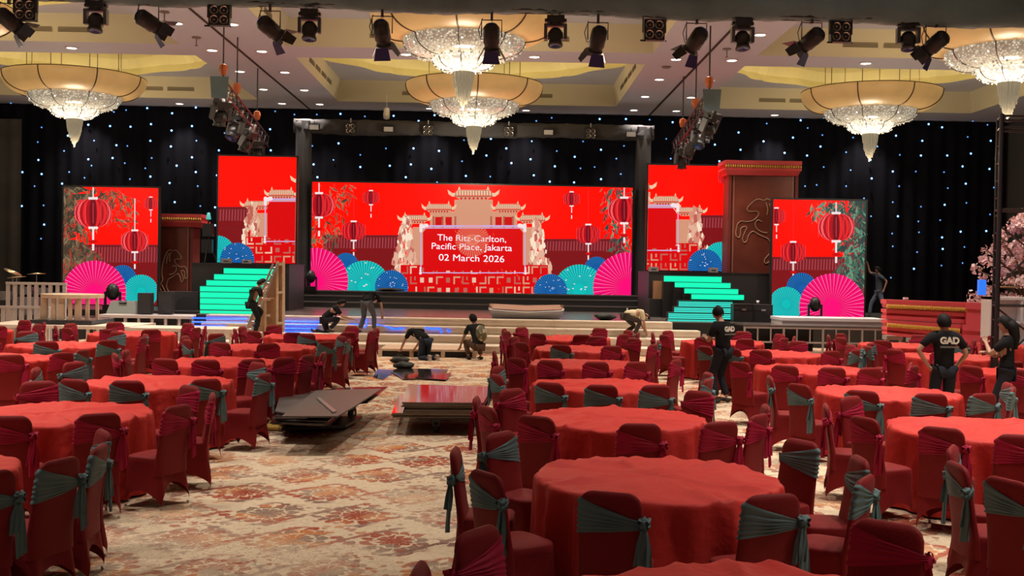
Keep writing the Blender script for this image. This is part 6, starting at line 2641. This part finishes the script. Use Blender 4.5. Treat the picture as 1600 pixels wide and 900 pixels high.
def person(label, loc, heading, pelvis, chest, head, wr, wl, ar, al, shirt=(0.015, 0.016, 0.018), pants=(0.02, 0.022, 0.03), look=(0, 1, 0), knee=((0, 1, 0), (0, 1, 0)), elbow=((0, -1, -0.3), (0, -1, -0.3)), long_hair=False, shoes=(0.02, 0.02, 0.02), scale=1.0, long_sleeve=False, female=False, sdir=(1, 0, 0), hdir=(1, 0, 0), toes=None, pack=None, logo=None):
    """local frame: x to the figure's right, y forward, z up; positions of pelvis, chest (between the shoulders), head centre, wrists and ankles"""
    t = thing('person', label, 'person', loc, heading)
    t.scale = (scale,) * 3
    V = Vector
    pelvis, chest, head = V(pelvis), V(chest), V(head)
    sd, hd = V(sdir).normalized(), V(hdir).normalized()
    sw, hw = (0.165, 0.09) if female else (0.185, 0.085)
    shr, shl = chest + sd * sw, chest - sd * sw
    hpr, hpl = pelvis + hd * hw - V((0, 0, 0.03)), pelvis - hd * hw - V((0, 0, 0.03))
    wr, wl, ar, al = V(wr), V(wl), V(ar), V(al)

    def reach(a, p, L):
        d = p - a
        return a + d.normalized() * min(d.length, L * 0.995)
    wr, wl = reach(shr, wr, 0.54), reach(shl, wl, 0.54)
    ar, al = reach(hpr, ar, 0.83), reach(hpl, al, 0.83)
    er, el = two_bone(shr, wr, 0.285, 0.255, elbow[0]), two_bone(shl, wl, 0.285, 0.255, elbow[1])
    kr, kl = two_bone(hpr, ar, 0.42, 0.41, knee[0]), two_bone(hpl, al, 0.42, 0.41, knee[1])
    lk = V(look).normalized()
    nb = chest + (head - chest) * 0.30
    nt_ = chest + (head - chest) * 0.62
    upv = (head - chest).normalized()
    mid = (pelvis + chest) / 2
    spine_f = sd.cross(chest - pelvis).normalized() * -1
    N, E = [], []

    def add(p, r_, frm=None):
        N.append((V(p), r_))
        if frm is not None:
            E.append((frm, len(N) - 1))
        return len(N) - 1
    i0 = add(pelvis, (0.125, 0.10))
    i1 = add(mid, (0.115, 0.09), i0)
    i2 = add(chest - (chest - pelvis) * 0.16, (0.105, 0.08), i1)
    i3 = add(nb, 0.055, i2)
    i4 = add(nt_, 0.052, i3)
    i5 = add(head - upv * 0.045 + lk * 0.012, (0.068, 0.078), i4)
    i6 = add(head + upv * 0.03, (0.078, 0.09), i5)
    i7 = add(head + upv * 0.085, (0.055, 0.062), i6)
    add(head - upv * 0.012 + lk * 0.098, 0.013, i6)            # nose
    ear = lk.cross(upv).normalized()
    add(head + ear * 0.088 - upv * 0.005, 0.014, i6)
    add(head - ear * 0.088 - upv * 0.005, 0.014, i6)
    ends = []
    for sh, e, wq, fdir in ((shr, er, wr, 1), (shl, el, wl, -1)):
        a = add(sh, 0.044, i2)
        b_ = add(sh + (e - sh) * 0.5, 0.046, a)
        c = add(e, 0.038, b_)
        d = add(e + (wq - e) * 0.35, 0.038, c)
        f = add(wq, 0.025, d)
        dirv = (wq - e).normalized()
        sidev = dirv.cross(V((0, 0, 1)))
        if sidev.length < 0.2:
            sidev = V((0, 1, 0))
        sidev = sidev.normalized() * fdir
        nrm = sidev.cross(dirv).normalized()
        pm_ = add(wq + dirv * 0.045, (0.034, 0.017), f)
        pk = add(wq + dirv * 0.082, (0.036, 0.015), pm_)
        for q, (off, ln) in enumerate(((-0.030, 0.062), (-0.010, 0.074), (0.010, 0.070), (0.029, 0.055))):
            k0 = wq + dirv * 0.092 + sidev * off
            g1 = add(k0, 0.0095, pk)
            g2 = add(k0 + dirv * ln * 0.5 - nrm * 0.012, 0.0088, g1)
            add(k0 + dirv * ln * 0.85 - nrm * 0.032, 0.0075, g2)
        h1 = add(wq + dirv * 0.04 - sidev * 0.04, 0.011, pm_)
        add(wq + dirv * 0.078 - sidev * 0.058 - nrm * 0.01, 0.009, h1)
    for hp, k_, an, ti_ in ((hpr, kr, ar, 0), (hpl, kl, al, 1)):
        a = add(hp, 0.085, i0)
        b_ = add(hp + (k_ - hp) * 0.5, 0.070, a)
        c = add(k_, 0.052, b_)
        d = add(k_ + (an - k_) * 0.35, 0.052, c)
        add(an, 0.034, d)
    body = skin('body', N, E, SKIN_M, t, 1)
    # eyes
    b = MB().use(mat('eye_dark', (0.02, 0.015, 0.01), 0.3))
    for s in (-1, 1):
        c = head + upv * 0.015 + lk * 0.083 + ear * 0.032 * s
        b.ball(c, 0.009, 8, 5)
    b.build('eyes', body, True)
    # hair
    b = MB().use(HAIR_M)
    n, m = 20, 12
    vs, fs = [], []
    for i in range(m + 1):
        a = PI * 0.66 * i / m
        for k in range(n):
            ph_ = 2 * PI * k / n
            fr = math.cos(ph_)          # 1 towards the face
            aa = a * (0.62 if fr > 0.35 else (0.8 if fr > 0 else 1.08))
            dv = upv * math.cos(aa) * 0.118 + (lk * fr * 0.110 + ear * math.sin(ph_) * 0.094) * math.sin(aa)
            vs.append(head + upv * 0.012 - lk * 0.006 + dv * (1 + 0.03 * math.sin(7 * ph_ + 5 * a)))
    for i in range(m):
        for k in range(n):
            fs.append((i * n + k, (i + 1) * n + k, (i + 1) * n + (k + 1) % n, i * n + (k + 1) % n))
    b.raw(vs, fs)
    if long_hair:
        base = head - lk * 0.05
        b.tube([base + upv * 0.04, base - lk * 0.045 - upv * 0.05, base - lk * 0.05 - upv * 0.18, base - lk * 0.035 - upv * 0.34], [0.085, 0.082, 0.07, 0.03], 12)
    b.build('hair', t, True)
    # shirt
    sm = mat('cloth_%d_%d_%d' % tuple(int(q * 1000) for q in shirt), shirt, 0.9, spec=0.1)
    N2, E2 = [], []

    def add2(p, r_, frm=None):
        N2.append((V(p), r_))
        if frm is not None:
            E2.append((frm, len(N2) - 1))
        return len(N2) - 1
    j0 = add2(mid, (0.155, 0.13) if not female else (0.13, 0.105))
    j1 = add2(chest - (chest - pelvis) * 0.16, (0.165, 0.13) if not female else (0.145, 0.12), j0)
    add2(nb - (nb - chest) * 0.15, 0.082, j1)
    add2(pelvis - (chest - pelvis) * 0.10, (0.155, 0.13), j0)
    for sh, e, wq in ((shr, er, wr), (shl, el, wl)):
        a = add2(sh, 0.074, j1)
        c = add2(sh + (e - sh) * (0.78 if not long_sleeve else 1.0), 0.060 if not long_sleeve else 0.05, a)
        if long_sleeve:
            add2(e + (wq - e) * 0.85, 0.038, c)
    so = skin('shirt', N2, E2, sm, t, 1)
    if logo:
        for txt, sz, zo, w_ in logo:
            me = text_mesh(txt, sz, mat('print_white', (0.62, 0.62, 0.52), 0.7), 0.004, 0.006)
            lo_ = link('back_print', me, so)
            f = -(sd.cross(chest - pelvis).normalized())
            back = f if f.y < 0 else -f
            upd = (chest - pelvis).normalized()
            zax = back
            xax = upd.cross(zax).normalized()
            Mx = Matrix((xax, upd, zax)).transposed().to_4x4()
            Mx.translation = chest - upd * zo + back * w_
            lo_.matrix_local = Mx
            b = MB().use(mat('print_grey', (0.16, 0.16, 0.13), 0.7))
            rp = random.Random(3)
            xq = -0.13
            while xq < 0.13:
                wq_ = rp.uniform(0.006, 0.013)
                b.box((xq, -0.095 - rp.uniform(0, .004), 0), (xq + wq_, -0.072, 0.004))
                xq += wq_ + 0.004
            lo2 = b.build('back_print', so)
            lo2.matrix_local = Mx
    # trousers
    pm2 = mat('cloth_%d_%d_%d' % tuple(int(q * 1000) for q in pants), pants, 0.9, spec=0.1)
    N3, E3 = [], []
    N3.append((pelvis, (0.125, 0.10)))
    for hp, k_, an in ((hpr, kr, ar), (hpl, kl, al)):
        i = len(N3)
        N3 += [(hp, 0.10), (hp + (k_ - hp) * 0.5, 0.088), (k_, 0.072), (k_ + (an - k_) * 0.5, 0.068), (k_ + (an - k_) * 0.93, 0.060)]
        E3 += [(0, i), (i, i + 1), (i + 1, i + 2), (i + 2, i + 3), (i + 3, i + 4)]
    skin('trousers', N3, E3, pm2, t, 1)
    # shoes
    shm = mat('shoe_%d_%d_%d' % tuple(int(q * 1000) for q in shoes), shoes, 0.6)
    for q, (k_, an) in enumerate(((kr, ar), (kl, al))):
        td = V(toes[q]).normalized() if toes else V((0, 1, 0))
        shin = (an - k_).normalized()
        down = shin - td * shin.dot(td)
        down = down.normalized() if down.length > 0.1 else V((0, 0, -1))
        skin('shoe', [(an + down * 0.02 - td * 0.02, 0.044), (an + down * 0.045 - td * 0.05, 0.036), (an + down * 0.045 + td * 0.07, (0.04, 0.03)), (an + down * 0.05 + td * 0.16, (0.036, 0.022))], [(0, 1), (0, 2), (2, 3)], shm, t, 1)
    return t


BLACKT = (0.012, 0.013, 0.014)
# man at the right tables, seen from behind, left hand on hip
person('person in black shirt with GAD printed on the back, hand on hip', (6.2, 15.1, 0), R(2),
       (0, 0, 0.93), (0, 0.0, 1.40), (0.0, 0.03, 1.575), (0.27, 0.16, 0.98), (-0.22, 0.02, 0.98), (0.13, 0.0, 0.09), (-0.13, 0.02, 0.09),
       shirt=BLACKT, elbow=((0.5, -1, 0), (-1, -0.1, 0)), logo=[('GAD', 0.125, 0.07, 0.165)])
person('long-haired person in dark clothes facing the scaffold with folded arms', (7.08, 15.1, 0), R(62),
       (0, 0, 0.91), (0, 0.0, 1.35), (0.0, 0.03, 1.56), (-0.02, 0.26, 1.16), (0.05, 0.27, 1.28), (0.1, 0.0, 0.09), (-0.1, 0.03, 0.09),
       shirt=BLACKT, long_hair=True, female=True, elbow=((1, 0, -1), (-1, 0, -1)))
person('person in black shirt looking down at a phone, between the middle right tables', (3.80, 18.45, 0), R(38),
       (0, 0, 0.90), (0, 0.04, 1.33), (0.0, 0.13, 1.52), (0.08, 0.34, 1.08), (-0.06, 0.34, 1.10), (0.12, 0.0, 0.09), (-0.12, 0.02, 0.09),
       shirt=BLACKT, look=(0, 0.8, -0.55), elbow=((0.6, -0.4, -1), (-0.6, -0.4, -1)), logo=[('GAD', 0.115, 0.08, 0.165)])
t = thing('phone', 'small phone held by the person looking down', 'phone', (0, 0, 0))
c = Vector((3.80, 18.45, 0)) + Matrix.Rotation(R(38), 3, 'Z') @ Vector((0.01, 0.45, 1.09))
b = MB().use(M_BLACK)
b.box((-0.035, -0.07, -0.005), (0.035, 0.07, 0.005))
b.use(mat('phone_screen', (0.1, 0.1, 0.12), 0.2))
b.box((-0.031, -0.064, 0.005), (0.031, 0.064, 0.007))
b.build('body', t)
t.location = c
t.rotation_euler = (R(20), 0, R(38))

# stage man, arm raised, facing left
p = P(1371, 497, 36.8)
person('person in dark blue-grey clothes on the right wing, raising one arm', (p.x, 36.7, DECK), R(82),
       (0, 0, 0.88), (0, 0.02, 1.42), (0.0, 0.06, 1.61), (0.22, 0.34, 1.78), (-0.25, -0.12, 1.0), (0.12, 0.28, 0.09), (-0.12, -0.32, 0.09),
       shirt=(0.08, 0.10, 0.14), pants=(0.15, 0.19, 0.27), elbow=((0.3, 0.6, -1), (0, -1, 0)))

# climber on the ladder
p = P(404, 515, 29.8)
person('person in dark clothes climbing the ladder at the plywood flat', (p.x - 0.02, 29.05, 0.30), R(-48),
       (0, -0.02, 0.90), (0, 0.14, 1.30), (0.02, 0.26, 1.49), (0.20, 0.42, 1.05), (-0.10, 0.46, 1.30), (0.10, 0.04, 0.10), (-0.10, 0.16, 0.34),
       shirt=(0.012, 0.018, 0.014), pants=(0.014, 0.016, 0.018), long_sleeve=False, scale=0.98)
# crouching worker, facing right
p = P(505, 522, 29.2)
person('person in black crouching on the steps by the plywood flat, reaching forward', (p.x - 0.05, 29.75, 0.42), R(-80),
       (0, -0.02, 0.36), (0.0, 0.30, 0.66), (0.02, 0.44, 0.80), (0.2, 0.72, 0.38), (-0.14, 0.52, 0.34), (0.12, 0.12, 0.08), (-0.12, -0.30, 0.06),
       shirt=BLACKT, pants=(0.02, 0.02, 0.028), look=(0, 0.9, -0.35), knee=((0, 1, 1), (0, 1, -0.35)), elbow=((0.3, -0.5, -0.5), (-0.3, -0.5, -0.5)), toes=((0, 1, 0), (0, 0.6, -0.6)))
# worker bending away from the camera
p = P(574, 521, 29.8)
person('person in black shirt and grey jeans bending over on the white steps', (p.x, 29.75, 0.41), R(-12),
       (0, -0.08, 0.84), (0.02, 0.26, 1.02), (0.05, 0.44, 0.92), (0.32, 0.30, 0.52), (-0.05, 0.45, 0.5), (0.20, 0.0, 0.09), (-0.20, -0.05, 0.09),
       shirt=BLACKT, pants=(0.085, 0.085, 0.095), look=(0, 0.5, -0.8), elbow=((0.5, -0.5, 0), (-0.5, -0.5, 0)))
# kneeling worker, back to the camera
p = PZ(668, 562, 0)
person('person in black kneeling on the carpet before the low platform, soles toward the tables', (p.x - 0.12, 26.35, 0), R(38),
       (0, -0.12, 0.48), (0.0, 0.30, 0.66), (0.0, 0.52, 0.66), (0.2, 0.62, 0.24), (-0.2, 0.64, 0.24), (0.11, -0.44, 0.07), (-0.11, -0.44, 0.07),
       shirt=BLACKT, pants=(0.03, 0.04, 0.06), look=(0, 0.7, -0.7), knee=((0, 1, -1), (0, 1, -1)), elbow=((0.4, -0.3, 0.3), (-0.4, -0.3, 0.3)), shoes=(0.35, 0.28, 0.25), toes=((0, -0.35, -1), (0, -0.35, -1)))
# crouching worker with the patterned back
p = PZ(748, 562, 0)
person('person with olive and cream patterned back squatting at the low platform', (p.x - 0.05, 26.5, 0), R(25),
       (0, -0.10, 0.36), (0.0, 0.10, 0.80), (-0.04, 0.16, 1.00), (0.12, 0.46, 0.50), (-0.30, 0.34, 0.30), (0.16, 0.12, 0.08), (-0.16, 0.12, 0.08),
       shirt=(0.02, 0.022, 0.022), pants=(0.10, 0.06, 0.04), knee=((0.2, 1, 1), (-0.2, 1, 1)), elbow=((0.6, -0.4, -0.3), (-0.6, -0.4, -0.3)))
t = thing('backpack', 'olive and cream patterned pack on the squatting worker near the low platform', 'bag', (0, 0, 0))
m = bpy.data.materials.new('camo_pack')
m.use_nodes = True
nt = m.node_tree
g = G(nt)
tc = nt.nodes.new('ShaderNodeTexCoord')
nt.links.new(g.mix(g.step(g.noise(tc.outputs['Object'], 9, 2), 0.52, 0.02), (0.10, 0.09, 0.03), (0.42, 0.37, 0.26)), nt.nodes['Principled BSDF'].inputs['Base Color'])
b = MB().use(m)
b.ball((0, 0, 0), (0.15, 0.09, 0.21), 14, 9)
b.build('body', t, True)
c = Vector((p.x - 0.05, 26.5, 0)) + Matrix.Rotation(R(25), 3, 'Z') @ Vector((0.05, -0.15, 0.66))
t.location = c
t.rotation_euler = (R(-20), 0, R(25))
# worker in white T-shirt stooping to the right
p = P(986, 541, 29.2)
person('person in cream T-shirt stooping low on the white steps behind the tables', (p.x, 29.75, 0.41), R(-72),
       (0, -0.10, 0.62), (0.0, 0.30, 0.70), (0.0, 0.50, 0.60), (0.12, 0.46, 0.18), (-0.12, 0.52, 0.2), (0.13, 0.10, 0.08), (-0.13, -0.12, 0.08),
       shirt=(0.60, 0.52, 0.34), pants=(0.05, 0.04, 0.035), look=(0, 0.6, -0.8), elbow=((0.5, -0.4, 0), (-0.5, -0.4, 0)))
